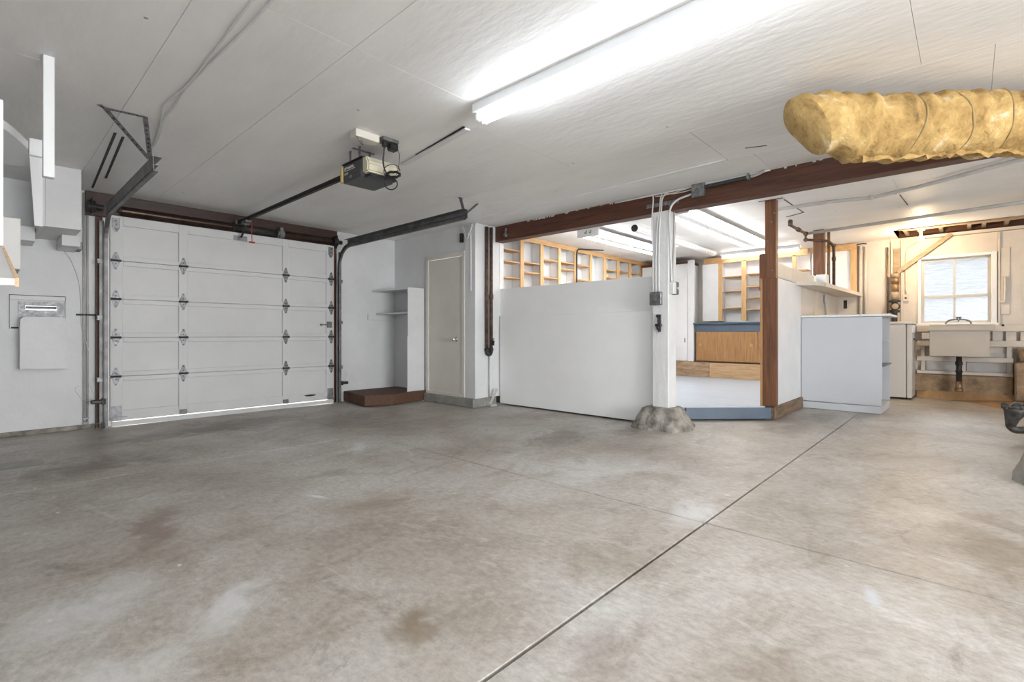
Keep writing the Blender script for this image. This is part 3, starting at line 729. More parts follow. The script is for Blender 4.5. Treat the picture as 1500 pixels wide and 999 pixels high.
# ================================================================== FLUORESCENT FIXTURES
def strip_light(name, x0, x1, y0, y1, zt, label, tubemat, along='y', tubes=2, gap=.06, hgt=.06, body='bright', grp=None):
    t = thing(name, label, 'ceiling light', ((x0 + x1) / 2, (y0 + y1) / 2, zt - .13), grp)
    obj('housing', box(B(), x0, x1, y0, y1, zt - hgt, zt, .004), body, t)
    if along == 'y':
        for k in range(tubes):
            xc = (x0 + x1) / 2 + (k - (tubes - 1) / 2) * gap
            bm = B(); cyl(bm, (xc, y0 + .05, zt - hgt - .032), (xc, y1 - .04, zt - hgt - .032), .019, 14); obj('tube', bm, tubemat, t, smooth=True)
            for yy in (y0 + .01, y1 - .04):
                bm = B(); box(bm, xc - .016, xc + .016, yy, yy + .03, zt - hgt - .055, zt - hgt, .006); obj('lamp_holder', bm, 'bright', t)
    else:
        for k in range(tubes):
            yc = (y0 + y1) / 2 + (k - (tubes - 1) / 2) * gap
            bm = B(); cyl(bm, (x0 + .04, yc, zt - hgt - .03), (x1 - .04, yc, zt - hgt - .03), .019, 14); obj('tube', bm, tubemat, t, smooth=True)
            for xx in (x0 + .01, x1 - .04):
                bm = B(); box(bm, xx, xx + .03, yc - .016, yc + .016, zt - hgt - .055, zt - hgt, .006); obj('lamp_holder', bm, 'bright', t)
    return t
strip_light('fluorescent_light', 2.22, 2.345, -.05, 2.42, ZC, 'long twin tube fluorescent light on the garage ceiling', 'tube', gap=.062, grp='garage strip lights')
strip_light('fluorescent_light', -.52, -.40, -1.9, .5, ZC, 'unseen twin tube fill light added on the ceiling by the left wall', 'tube', gap=.062, grp='garage strip lights')  # added out of view to brighten the left side and the door

def wing_light(y0, y1, x0, x1, label):
    """two tubes on either side of a raised white channel"""
    t = thing('fluorescent_light', label, 'ceiling light', ((x0 + x1) / 2, (y0 + y1) / 2, ZR - .13), 'workshop strip lights')
    ym = (y0 + y1) / 2
    obj('housing', box(B(), x0 + .03, x1 - .03, ym - .055, ym + .055, ZR - .10, ZR - .046, .004), 'bright', t)
    obj('reflector', box(B(), x0 + .03, x1 - .03, ym - .20, ym + .20, ZR - .046, ZR - .034, .003), 'bright', t)
    obj('ballast_cover', box(B(), x0 + .03, x1 - .03, ym - .06, ym + .06, ZR - .034, ZR - .002), 'bright', t)
    for yc in (ym - .125, ym + .125):
        bm = B(); cyl(bm, (x0 + .05, yc, ZR - .088), (x1 - .05, yc, ZR - .088), .026, 12); obj('tube', bm, 'tubeshop', t, smooth=True)
    for xx in (x0, x1 - .03):
        bm = B(); box(bm, xx, xx + .03, ym - .19, ym + .19, ZR - .125, ZR - .002, .004); obj('end_plate', bm, 'bright', t)
    bm = B()
    for dy in (-.05, .03): tube(bm, [(x0 - .004, ym + dy + .016 * math.cos(a), ZR - .055 + .022 * math.sin(a)) for a in [PI * .5 + 1.5 * PI * k / 10 for k in range(11)]], .005, 6)
    obj('hook', bm, 'steel', t)
    return t
wing_light(3.92, 4.42, 6.15, 8.6, 'twin tube workshop light nearest the pine shelf wall')
wing_light(2.46, 2.84, 5.75, 8.9, 'twin tube workshop light seen just right of the white post')
t = strip_light('fluorescent_light', 9.78, 9.90, 2.18, 3.56, ZR - .002, 'single tube workshop light along the far wall above the counter', 'tubeshop', tubes=1, hgt=.05)

# ================================================================== BEAM, POSTS
bm_ = thing('ceiling_beam', 'dark red brown timber beam across the ceiling', 'beam', (5.08, 1.3, 2.315))
bm = B(); box(bm, 5.0, 5.15, -5.99, 5.08, 2.318, 2.575, .006); obj('timber', bm, 'beam', bm_)
bm = B()
for k in range(44):
    y = random.uniform(-.2, 4.9) if k % 3 else random.gauss(4.1, .22); box(bm, 4.990, 5.0, y, y + random.uniform(.008, .04), 2.517 + random.uniform(-.006, .006), 2.529)
e_ = obj('plaster_crumbs', bm, 'white', bm_); e_['kind'] = 'stuff'
bm = B(); box(bm, 4.994, 5.001, 2.24, 2.61, 2.385, 2.425); obj('strap_plate', bm, 'galv', bm_)
bm = B(); box(bm, 4.985, 5.001, 2.33, 2.345, 2.33, 2.42); obj('strap_plate', bm, 'galv', bm_)
pl = thing('wall_pulley', 'small steel pulley near the left end of the beam', 'pulley', (4.98, 4.74, 2.35))
bm = B(); cyl(bm, (4.965, 4.74, 2.385), (4.995, 4.74, 2.385), .032, 14); box(bm, 4.96, 4.999, 4.715, 4.765, 2.36, 2.41, .005); tube(bm, [(4.98, 4.74, 2.41), (4.985, 4.74, 2.46), (4.99, 4.735, 2.48)], .012, 8)
obj('sheave', bm, 'galv', pl)

po = thing('white_post', 'square white painted post on a rough concrete footing', 'post', (5.05, 2.43, .18))
bm = B(); box(bm, 4.955, 5.14, 2.335, 2.52, .20, 2.318, .006); obj('timber', bm, 'post', po)
# footing
bm = B(); rings = []
prof = [(0, .37, .335), (.02, .365, .33), (.05, .35, .32), (.09, .315, .295), (.13, .295, .27), (.17, .265, .245), (.205, .235, .215), (.222, .20, .18)]
nn = 40
for z, rx, ry in prof:
    ring = []
    for k in range(nn):
        a = 2 * PI * k / nn
        ca, sa = math.cos(a), math.sin(a)
        q = 1 / max(abs(ca), abs(sa)) ** .55
        j = 1 + .045 * math.sin(3 * a + z * 9) + .03 * math.sin(7 * a + z * 21) + random.uniform(-.035, .035)
        ring.append(bm.verts.new((5.03 + rx * ca * q * j * .78, 2.43 + ry * sa * q * j * .86, z + random.uniform(-.008, .008) * (z > 0))))
    rings.append(ring)
for a, b in zip(rings, rings[1:]):
    for k in range(nn): bm.faces.new((a[k], a[(k + 1) % nn], b[(k + 1) % nn], b[k]))
bm.faces.new(rings[-1]); bmesh.ops.recalc_face_normals(bm, faces=bm.faces)
obj('post_footing', bm, 'conc', label='rough lumpy concrete footing under the white post', cat='footing', smooth=True)

def cable_thing(name, label, cat, paths, r, mat, n=7, grp=None):
    bm = B()
    for p in paths: tube(bm, smooth_path(p, 6), r, n)
    return obj(name, bm, mat, label=label, cat=cat, group={'post_cable': 'cables on the white post', 'beam_conduit': 'conduits on the beam'}.get(name), smooth=True)
XF = 4.945
ob = thing('outlet_box', 'grey metal duplex outlet box on the front of the white post', 'outlet', (4.94, 2.47, 1.31))
obj('box_body', box(B(), 4.915, 4.955, 2.40, 2.535, 1.315, 1.455, .006), 'galv', ob)
bm = B()
for dy, dz in ((.03, .03), (-.03, .03), (.03, -.03), (-.03, -.03)): cyl(bm, (4.918, 2.467 + dy, 1.385 + dz), (4.910, 2.467 + dy, 1.385 + dz), .017, 10)
obj('socket', bm, 'steel', ob)
for i, (y1, y0) in enumerate(((2.528, 2.505), (2.445, 2.47), (2.425, 2.437))):
    cable_thing('post_cable', ('white cable rising from the outlet box, leftmost on the white post', 'white cable rising from the outlet box, second on the white post', 'white cable rising from the outlet box, third on the white post')[i], 'cable',
                [[(4.943, y0, 1.45), (4.942, y0 + .002, 1.8), (4.943, (y0 + y1) / 2, 2.15), (4.975, y1, 2.34), (4.988, y1 - .002, 2.45), (4.988, y1 - (.0, .02, .04)[i], 2.51)]], .008, 'cordwhite')
sw = thing('switch_box', 'metal light switch box on the right side of the white post', 'switch', (5.03, 2.29, 1.43))
obj('box_body', box(B(), 4.965, 5.03, 2.285, 2.335, 1.43, 1.555, .004), 'white', sw)
bm = B(); box(bm, 5.03, 5.085, 2.278, 2.335, 1.425, 1.56, .006); obj('cover', bm, 'steel', sw)
obj('toggle', box(B(), 5.045, 5.065, 2.262, 2.28, 1.48, 1.505, .003), 'ivory', sw)
cable_thing('post_cable', 'white cable rising from the switch box to the junction box on the beam', 'cable',
            [[(4.99, 2.315, 1.55), (4.985, 2.322, 1.75), (4.965, 2.325, 2.05), (4.955, 2.322, 2.30), (4.985, 2.26, 2.41), (4.985, 2.10, 2.445)]], .011, 'cordwhite')
cable_thing('post_cable', 'grey conduit behind the switch box on the side of the white post', 'cable',
            [[(5.02, 2.315, 1.55), (5.015, 2.318, 1.7), (5.06, 2.322, 1.95), (5.065, 2.322, 2.31)]], .009, 'greypipe')
bb = thing('beam_junction_box', 'square steel junction box on the beam right of the white post', 'junction box', (4.97, 2.02, 2.39))
obj('box_body', box(B(), 4.945, 4.999, 1.955, 2.085, 2.40, 2.535, .004), 'galv', bb)
bm = B()
for dy, dz in ((.05, .05), (-.05, -.05), (.0, .01)): cyl(bm, (4.947, 2.02 + dy, 2.467 + dz), (4.940, 2.02 + dy, 2.467 + dz), .006, 6)
obj('screw', bm, 'steel', bb)
cable_thing('beam_cable', 'pair of tan cables entering the left side of the beam junction box', 'cable',
            [[(4.985, 2.40, 2.515), (4.985, 2.31, 2.490), (4.98, 2.20, 2.485), (4.975, 2.085, 2.49)], [(4.985, 2.50, 2.50), (4.985, 2.40, 2.490), (4.98, 2.2, 2.505), (4.975, 2.085, 2.515)]], .006, 'ivory')
cable_thing('beam_conduit', 'dark flexible conduit bending up into ceiling on the beam', 'conduit',
            [[(4.97, 1.955, 2.487), (4.97, 1.8, 2.492), (4.97, 1.6, 2.497), (4.972, 1.52, 2.500)]], .018, 'charcoal')
cable_thing('beam_conduit', 'grey conduit elbow rising from the dark conduit into the ceiling', 'conduit',
            [[(4.972, 1.54, 2.500), (4.972, 1.48, 2.502), (4.96, 1.42, 2.515), (4.95, 1.40, 2.535)]], .015, 'greypipe')
bm = B(); cyl(bm, (4.972, 1.53, 2.499), (4.972, 1.555, 2.498), .024, 12); box(bm, 4.95, 4.999, 1.53, 1.55, 2.47, 2.53); obj('conduit_clamp', bm, 'galv', label='steel clamp around the dark conduit on the beam', cat='clamp')
cable_thing('beam_conduit', 'thin white conduit along the top edge of the beam', 'conduit',
            [[(4.985, 3.0, 2.518), (4.985, 2.2, 2.519), (4.98, 1.9, 2.52), (4.97, 1.35, 2.522)]], .009, 'white')
# black cast hook on the post
bm = B(); tube(bm, smooth_path([(4.945, 2.455, 1.205), (4.925, 2.44, 1.19), (4.935, 2.43, 1.13), (4.915, 2.435, 1.08), (4.94, 2.432, 1.03)], 5), [.010 + .010 * math.sin(k * .5) ** 2 for k in range(21)], 8)
box(bm, 4.942, 4.956, 2.415, 2.45, 1.03, 1.215, .004); box(bm, 4.915, 4.95, 2.40, 2.475, 1.085, 1.115, .008)
obj('post_hook', bm, 'black', label='black iron latch hook on the front of the white post', cat='hook')

# pipes at the left end of the beam
pp = thing('wall_pipe', 'pair of rusty pipes running down the corner left of the partition', 'pipe', (4.85, 4.93, .12))
for x in (4.80, 4.885):
    bm = B(); cyl(bm, (x, 4.925, .76), (x, 4.925, 2.50), .024, 12); obj('riser', bm, 'rust', pp, smooth=True)
bm = B(); tube(bm, smooth_path([(4.80, 4.925, .78), (4.81, 4.925, .735), (4.843, 4.925, .72), (4.875, 4.925, .735), (4.885, 4.925, .78)], 5), .026, 10); sphere(bm, (4.885, 4.925, .79), .034, 12, 8); sphere(bm, (4.80, 4.925, .79), .034, 12, 8)
obj('return_bend', bm, 'iron', pp, smooth=True)
bm = B(); cyl(bm, (4.885, 4.925, .90), (4.90, 4.88, .90), .016, 10); tube(bm, smooth_path([(4.90, 4.90, .90), (4.885, 4.88, .89), (4.88, 4.875, .85)], 4), .014, 10); cyl(bm, (4.905, 4.91, .90), (4.905, 4.91, .935), .006, 8); cyl(bm, (4.88, 4.91, .938), (4.93, 4.91, .938), .007, 8)
obj('hose_bib', bm, 'iron', pp, smooth=True)
bm = B(); cyl(bm, (4.86, 4.94, .12), (4.86, 4.94, .72), .009, 8); obj('lower_pipe', bm, 'greypipe', pp, smooth=True)
bm = B(); tube(bm, [(4.885, 4.925, 1.5), (4.885, 4.925, 1.56)], .03, 10); obj('coupling', bm, 'rust', pp)
bm = B(); beam_between(bm, (4.86, 4.92, .03), (4.93, 4.86, .24), .035, .012, up=(1, 1, 0)); box(bm, 4.80, 4.92, 4.84, 4.95, 0, .03, .006)
obj('loose_stake', bm, 'greypipe', label='small pale stake leaning on the curb left of the partition', cat='stake')
bx('chime_box', 4.575, 4.62, 5.20, 5.245, 2.29, 2.42, 'black', bev=.004, label='small black box high on the closet wall', cat='box')
cable_thing('corner_cable', 'coil of white cable bundled at the top of the closet wall', 'cable',
            [[(4.60, 5.24, 2.50), (4.59, 5.17, 2.42), (4.59, 5.12, 2.33), (4.59, 5.07, 2.36), (4.60, 5.06, 2.46), (4.60, 5.10, 2.51)], [(4.60, 5.20, 2.51), (4.58, 5.11, 2.38), (4.58, 5.03, 2.42), (4.60, 5.0, 2.51)], [(4.60, 5.12, 2.50), (4.602, 5.05, 2.46), (4.604, 5.04, 1.9), (4.604, 5.04, 1.6)]], .009, 'cordwhite')

# brown corner post with sistered boards
wp = thing('wooden_post', 'brown timber post at the corner of the half wall', 'post', (6.34, 1.71, .15))
obj('timber', box(B(), 6.31, 6.405, 1.655, 1.775, .16, ZR, .004), 'postwood', wp)
obj('sistered_board', box(B(), 6.275, 6.312, 1.635, 1.79, .16, 1.655, .003), 'postwood', wp)
obj('trim_strip', box(B(), 6.268, 6.30, 1.79, 1.815, .16, 1.66, .003), 'ply', wp)
obj('block', box(B(), 6.31, 6.40, 1.775, 1.835, 1.52, 1.96, .003), 'postwood', wp)
bm = B()
for y, z in ((1.67, 2.42), (1.70, 2.32), (1.74, 2.1), (1.69, 1.75)): cyl(bm, (6.311, y, z), (6.304, y, z), .007, 6)
obj('nail', bm, 'galv', wp)

# second post and pipes above the half wall
bx('wooden_post', 8.60, 8.72, 1.60, 1.74, 1.90, ZR, 'postwood', bev=.003, label='short dark timber post standing above the half wall', cat='post')
bx('support_block', 8.58, 8.74, 1.56, 1.70, 1.705, 1.90, 'white', bev=.003, label='white block on the wall shelf under the short dark post', cat='block')
sh = thing('wall_shelf', 'long cream shelf board along the half wall', 'shelf', (8.9, 1.6, 1.66))
obj('board', prism(B(), [(7.35, 1.69), (7.55, 1.50), (7.80, 1.44), (10.28, 1.36), (10.28, 1.69)], 'z', 1.655, 1.70), 'cream', sh)
obj('front_edge', prism(B(), [(7.80, 1.425), (10.28, 1.345), (10.28, 1.36), (7.80, 1.44)], 'z', 1.65, 1.705), 'cream', sh)
bm = B(); cyl(bm, (8.80, 1.575, 1.70), (8.80, 1.575, ZR), .022, 10); a_ = obj('copper_pipe', bm, 'copper', label='copper pipe beside the short dark post, left of the two', cat='pipe', smooth=True)
bm = B(); tube(bm, [(7.55, 1.80, 2.50), (7.58, 1.80, 2.50), (8.0, 1.80, 2.505), (8.42, 1.80, 2.51)], .020, 10); cyl(bm, (7.95, 1.80, 2.505), (8.05, 1.80, 2.505), .030, 12)
cyl(bm, (7.55, 1.80, 2.49), (7.55, 1.80, 2.53), .03, 12); sphere(bm, (7.55, 1.80, 2.545), .032, 10, 8)
f = thing('gas_pipe', 'jointed dark pipe run under the ceiling by the half wall', 'pipe', (8.2, 1.7, 1.7))
obj('run', bm, 'rust', f, smooth=True)
bm = B(); tube(bm, [(8.42, 1.80, 2.51), (8.42, 1.80, 2.42), (8.50, 1.62, 2.40), (8.55, 1.535, 2.385), (8.80, 1.51, 2.35), (8.82, 1.51, 2.33), (8.82, 1.51, 1.70)], .020, 10); sphere(bm, (8.42, 1.80, 2.42), .032, 10, 8); sphere(bm, (8.82, 1.51, 2.35), .034, 10, 8); sphere(bm, (8.42, 1.80, 2.51), .034, 10, 8); cyl(bm, (8.82, 1.51, 2.12), (8.82, 1.51, 2.18), .028, 10)
obj('drop', bm, 'rust', f, smooth=True)
bm = B(); tube(bm, [(8.45, 1.80, 2.515), (7.78, -2.4, 2.505)], .022, 10); obj('ceiling_run', bm, 'greypipe', f, smooth=True)
bm = B(); tube(bm, [(6.70, 1.77, 2.545), (6.72, 1.2, 2.545), (6.80, .80, 2.535), (6.62, .40, 2.53), (5.85, -.9, 2.53)], .020, 10); cyl(bm, (6.79, .83, 2.535), (6.80, .79, 2.535), .026, 10)
obj('ceiling_pipe', bm, 'greypipe', label='grey pipe running crooked under the ceiling between the two straight pipes', cat='pipe', group='ceiling pipes', smooth=True)
bm = B(); tube(bm, smooth_path([(5.80, .78, 2.58), (5.80, .74, 2.545), (5.85, .68, 2.535), (5.88, .3, 2.535), (5.9, -.3, 2.535), (5.9, -1.6, 2.535)], 5), .016, 10)
obj('ceiling_pipe', bm, 'greypipe', label='grey pipe under the ceiling beyond the beam, nearest the beam', cat='pipe', group='ceiling pipes', smooth=True)
bm = B(); box(bm, 9.10, 9.19, 1.655, 1.69, 1.49, 1.63, .005); cyl(bm, (9.145, 1.67, 1.05), (9.145, 1.67, 1.50), .016, 8)
obj('half_wall_outlet', bm, 'greypipe', label='grey outlet box and conduit under the cream wall shelf', cat='outlet')

# ================================================================== INSULATED DUCT
du = thing('insulated_duct', 'duct wrapped in yellow fibreglass insulation under the ceiling', 'duct', (3.7, .4, 2.0))
A0 = Vector((3.375, .72, 2.22)); A1 = Vector((4.62, -.62, 2.30))
dv = (A1 - A0); ln = dv.length; dv.normalize(); sv = dv.cross(Vector((0, 0, 1))).normalized(); uv = sv.cross(dv)
ns, nr = 110, 44
rings = []; bm = B()
random.seed(11)
ph = [random.uniform(0, 6.28) for _ in range(20)]
def dr(s, a):
    r = .192 - .010 * s
    r += .006 * math.sin(s * 9 + ph[0]) * math.sin(a + ph[1]) + .004 * math.sin(s * 23 + 2 * a + ph[2]) + .005 * math.sin(s * 41 - 3 * a + ph[3])
    r += .006 * math.sin(s * 60 + 5 * math.sin(a + ph[4]) + ph[5])
    for sb in (.55, .82, 1.12, 1.45, 1.75):
        r -= .009 * math.exp(-((s - sb + .04 * math.sin(a + sb * 7)) / .014) ** 2)
        r += .004 * math.exp(-((s - sb + .04 * math.sin(a + sb * 7) + .045) / .03) ** 2)
    if math.sin(a) < -.6: r += .014 * (math.sin(s * 37 + ph[6]) * .5 + .5) * ((-math.sin(a) - .6) / .4)
    # end cap: pinched and folded
    if s < .32:
        t = (s / .32)
        r *= .86 + .14 * t ** .6
        r += .022 * (1 - t) * math.sin(2 * a + ph[7]) + .02 * math.exp(-((s - .2 + .06 * math.sin(a)) / .02) ** 2)
    return r
for i in range(ns + 1):
    s = ln * (i / ns) ** 1.15
    droop = -.075 * math.exp(-(s / .16) ** 2) * 0
    ring = []
    for k in range(nr):
        a = 2 * PI * k / nr
        r = dr(s, a)
        c = A0 + dv * s + Vector((0, 0, .045 * math.exp(-(s / .22) ** 2)))
        skew = dv * (-.08 * math.sin(a) * math.exp(-(s / .25) ** 2)) * -1
        if s < .3 and math.sin(a) < -.55 and math.cos(a) > -.2: r += .055 * math.exp(-((s - .17) / .07) ** 2) * (-math.sin(a) - .5)
        p = c + sv * math.cos(a) * r + uv * math.sin(a) * r - skew
        p.z = min(p.z, ZC - .008)
        ring.append(bm.verts.new(p))
    rings.append(ring)
for a, b in zip(rings, rings[1:]):
    for k in range(nr): bm.faces.new((a[k], a[(k + 1) % nr], b[(k + 1) % nr], b[k]))
bm.faces.new(rings[0][::-1]); bm.faces.new(rings[-1]); bmesh.ops.recalc_face_normals(bm, faces=bm.faces)
obj('insulation', bm, 'insul', du, smooth=True)
for sb in (.55, .82, 1.12, 1.45, 1.75):
    bm = B()
    pts = []
    for k in range(33):
        a = 2 * PI * k / 32
        s = sb - .04 * math.sin(a + sb * 7)
        pts.append(A0 + dv * s + (sv * math.cos(a) + uv * math.sin(a)) * (dr(s, a) + .003) + Vector((0, 0, .045 * math.exp(-(s / .22) ** 2))))
    tube(bm, pts, .0055, 6, False); obj('binding_cord', bm, 'facing', du, smooth=True)
# ragged paper flange along the bottom
bm = B(); prevv = None
for k in range(60):
    s = .30 + (ln - .32) * k / 59
    c = A0 + dv * s; rr_ = dr(s, -PI / 2)
    dz = random.uniform(-.012, .010)
    top = c - uv * (rr_ - .03) + sv * .05; bot = c - uv * (rr_ + .004) + sv * (.055 + random.uniform(-.012, .012)) + Vector((0, 0, dz))
    q = [bm.verts.new(top), bm.verts.new(bot), bm.verts.new(bot + Vector((0, 0, -.006))), bm.verts.new(top + Vector((0, 0, -.02)))]
    if prevv:
        for j in range(4): bm.faces.new((prevv[j], prevv[(j + 1) % 4], q[(j + 1) % 4], q[j]))
    prevv = q
bmesh.ops.recalc_face_normals(bm, faces=bm.faces)
obj('torn_facing', bm, 'insul', du)
for (sa, sb_, aa, ab) in ((.02, .40, .5, 1.4), (.24, .52, -.4, .5)):
    bm = B(); g = []
    for i in range(9):
        row = []
        for j in range(9):
            s = sa + (sb_ - sa) * i / 8 + .05 * j / 8; a = PI + aa + (ab - aa) * j / 8
            row.append(A0 + dv * s + (sv * math.cos(a) + uv * -math.sin(a)) * (dr(s, -a) + .012 + .006 * math.sin(i * 1.3 + j)) + Vector((0, 0, .045 * math.exp(-(s / .22) ** 2))))
        g.append([bm.verts.new(p) for p in row])
    for i in range(8):
        for j in range(8): bm.faces.new((g[i][j], g[i + 1][j], g[i + 1][j + 1], g[i][j + 1]))
    bmesh.ops.solidify(bm, geom=list(bm.faces), thickness=.014)
    obj('loose_flap', bm, 'insul', du, smooth=True)

# ================================================================== ALCOVE
obj('corner_platform', prism(B(), [(3.70, 6.85), (3.60, 6.10), (3.975, 5.955), (4.55, 6.05), (4.62, 6.05), (4.62, 6.85)], 'z', .012, .155), 'plat', label='low red brown wedge platform in the alcove corner', cat='platform')
cs = thing('corner_shelf_unit', 'white corner shelves with a tall side panel on the brown platform', 'shelf', (4.4, 6.4, .155))
obj('side_panel', box(B(), 4.305, 4.60, 6.085, 6.105, .155, 1.70, .002), 'wall', cs)
obj('shelf', prism(B(), [(4.305, 6.105), (4.615, 6.105), (4.615, 6.895), (4.19, 6.895)], 'z', 1.672, 1.695), 'wall', cs)
obj('shelf', prism(B(), [(4.315, 6.105), (4.615, 6.105), (4.615, 6.895), (4.27, 6.895)], 'z', 1.315, 1.335), 'wall', cs)
obj('cleat', box(B(), 4.12, 4.61, 6.875, 6.898, 1.225, 1.314, .002), 'wall', cs)
obj('edge_strip', box(B(), 4.298, 4.304, 6.087, 6.103, .155, .98), 'white', cs)

# ================================================================== LEFT SIDE
bx('hanging_post', .236, .283, 3.705, 3.755, 1.865, ZC, 'bright', bev=.003, label='white wooden hanger strip below the ceiling at left', cat='hanger')
so = thing('soffit_box', 'white boxed soffit under the ceiling in the left corner', 'soffit', (.5, 6.45, 1.96))
obj('box_body', box(B(), .40, .645, 6.05, 6.895, 1.968, ZC - .001, .003), 'wall', so)
obj('edge_board', box(B(), .365, .40, 6.03, 6.895, 1.962, ZC - .001, .003), 'wall', so)
obj('lower_block', box(B(), .54, .675, 6.42, 6.895, 1.862, 1.967, .003), 'wall', so)
obj('end_block', box(B(), .676, .72, 6.7, 6.895, 1.87, 1.95, .003), 'steel', so)
bx('ledge_soffit', -.79, .36, 6.5, 6.895, 1.885, 2.02, 'wall', bev=.003, label='long white ledge along the wall above the mail slot', cat='ledge')
hb = thing('hanging_bracket', 'white board bracket hanging left of the hanger strip', 'bracket', (.25, 4.5, 1.7))
obj('lower_board', prism(B(), [(.222, 2.17), (.285, 2.17), (.285, 1.715), (.246, 1.715)], 'y', 4.5, 4.56), 'wall', hb)
obj('end_block', box(B(), .218, .287, 4.46, 4.56, 2.165, 2.275, .004), 'bright', hb)
bm = B(); poly = []
for k in range(13):
    a = k / 12; poly.append((-.20 + .412 * a, 3.80 + .62 * a ** 2.4))
poly += [(.212, 4.9), (-.20, 4.9)]
prism(bm, poly, 'z', 2.185, 2.235)
obj('curved_shelf', bm, 'bright', label='white overhead shelf with a curved front edge at far left', cat='shelf')
wc = thing('wall_cabinet', 'white overhead cabinet with raw brown flap edge at far left', 'cabinet', (-.2, 2.4, 1.1))
obj('side_panel', box(B(), -.78, .052, 2.28, 2.31, 1.285, 1.755, .002), 'bright', wc)
fp = obj('flap', prism(B(), [(2.29, 1.268), (2.29, 1.284), (1.40, 1.112), (1.40, 1.098)], 'x', -.78, .048), 'dimwhite', wc)
obj('raw_edge', prism(B(), [(2.29, 1.266), (2.29, 1.286), (1.40, 1.114), (1.40, 1.096)], 'x', .048, .054), 'raw', wc)
bx('back_cabinet', -.78, .121, 3.0, 3.3, 1.28, 1.50, 'dimwhite', bev=.003, label='pale cabinet behind the raw edged flap at far left', cat='cabinet')

# mail slot
ms = thing('mail_slot', 'mail slot with a white catch tray on the front wall', 'mail slot', (.42, 6.87, .66))
bm = B(); box(bm, .20, .605, 6.885, 6.899, 1.345, 1.388, .002); box(bm, .20, .208, 6.885, 6.899, 1.055, 1.345); box(bm, .600, .607, 6.885, 6.899, 1.03, 1.345)
obj('frame', bm, 'wall', ms)
bm = B(); box(bm, .262, .31, 6.882, 6.899, 1.16, 1.33); box(bm, .55, .594, 6.882, 6.899, 1.16, 1.33); box(bm, .31, .55, 6.882, 6.899, 1.292, 1.33); box(bm, .31, .55, 6.882, 6.899, 1.16, 1.246)
mp_ = obj('slot_plate', bm, 'galv', ms)
obj('slot_flap', prism(B(), [(6.93, 1.285), (6.935, 1.285), (7.0, 1.262), (6.995, 1.262)], 'x', .315, .545), 'galv', mp_)
bm = B()
for xx in (.285, .572): cyl(bm, (xx, 6.883, 1.27), (xx, 6.876, 1.27), .012, 8)
obj('screw', bm, 'steel', mp_)
pts = []
for (cx_, cz_, a0) in ((.555, 1.125, 0), (.315, 1.125, PI / 2)):
    for k in range(6):
        a = a0 + PI / 2 * k / 5; pts.append((cx_ + .05 * math.cos(a), cz_ + .05 * math.sin(a)))
pts += [(.265, .672), (.590, .655)]
obj('catch_tray', prism(B(), pts, 'y', 6.68, 6.70), 'wall', ms)
bm = B(); box(bm, .265, .283, 6.70, 6.898, .68, 1.10); box(bm, .585, .603, 6.70, 6.898, .68, 1.10); box(bm, .265, .603, 6.70, 6.898, .665, .68)
obj('tray_side', bm, 'wall', ms)
bm = B(); box(bm, .196, .609, 6.893, 6.899, 1.388, 1.394); box(bm, .196, .200, 6.893, 6.899, 1.055, 1.388); box(bm, .607, .611, 6.893, 6.899, 1.03, 1.388)
obj('frame_gap', bm, 'iron', ms)
obj('dark_gap', box(B(), .21, .262, 6.89, 6.899, 1.058, 1.075), 'iron', ms)
cd = thing('wall_conduit', 'white conduit pair running down the front wall beside the garage door', 'conduit', (.765, 6.88, .04))
for xx in (.752, .780):
    bm = B(); cyl(bm, (xx, 6.88, .05), (xx, 6.88, 2.50), .010, 8); obj('pipe', bm, 'greypipe', cd, smooth=True)
bm = B(); box(bm, .69, .85, 6.868, 6.899, 1.20, 1.218, .003); obj('clamp', bm, 'iron', cd)
bm = B(); box(bm, .742, .792, 6.868, 6.899, .10, .12); box(bm, .75, .79, 6.868, 6.899, .045, .07); obj('end_fitting', bm, 'steel', cd)
cable_thing('wall_wire', 'thin white wire drooping from the soffit block down the front wall', 'wire',
            [[(.60, 6.885, 1.862), (.66, 6.885, 1.75), (.72, 6.885, 1.5), (.735, 6.885, 1.1), (.79, 6.87, .83), (.79, 6.87, .78)]], .004, 'cordwhite')
bm = B(); beam_between(bm, (4.50, 4.32, ZC - .005), (4.43, 1.55, ZC - .005), .026, .010); obj('trim_7', bm, 'bright', kind='structure')
for k_, (x0, y0, x1, y1, w_) in enumerate(((6.40, 1.59, 7.24, 1.575, .012), (7.24, 1.57, 7.37, 1.80, .030), (7.06, .577, 7.69, .552, .012), (7.0, .60, 6.98, 1.0, .010), (4.27, 1.35, 4.33, 1.20, .012), (6.30, 1.84, 6.31, 1.58, .03))):
    bm = B(); zz = ZC if x0 < 5 else ZR; beam_between(bm, (x0, y0, zz - .0012), (x1, y1, zz - .0012), w_, .0024); obj('trim_%d' % (9 + k_), bm, 'iron', kind='structure')
# crack strips in the ceiling near the left track
for x0, y0, x1, y1, l in ((.70, 4.75, .80, 6.7, 'left dark ceiling crack beside the left track'), (.755, 4.80, .84, 6.2, 'right dark ceiling crack beside the left track')):
    bm = B(); beam_between(bm, (x0, y0, ZC - .0015), (x1, y1, ZC - .0015), .018, .003); obj('trim_5', bm, 'iron', kind='structure')

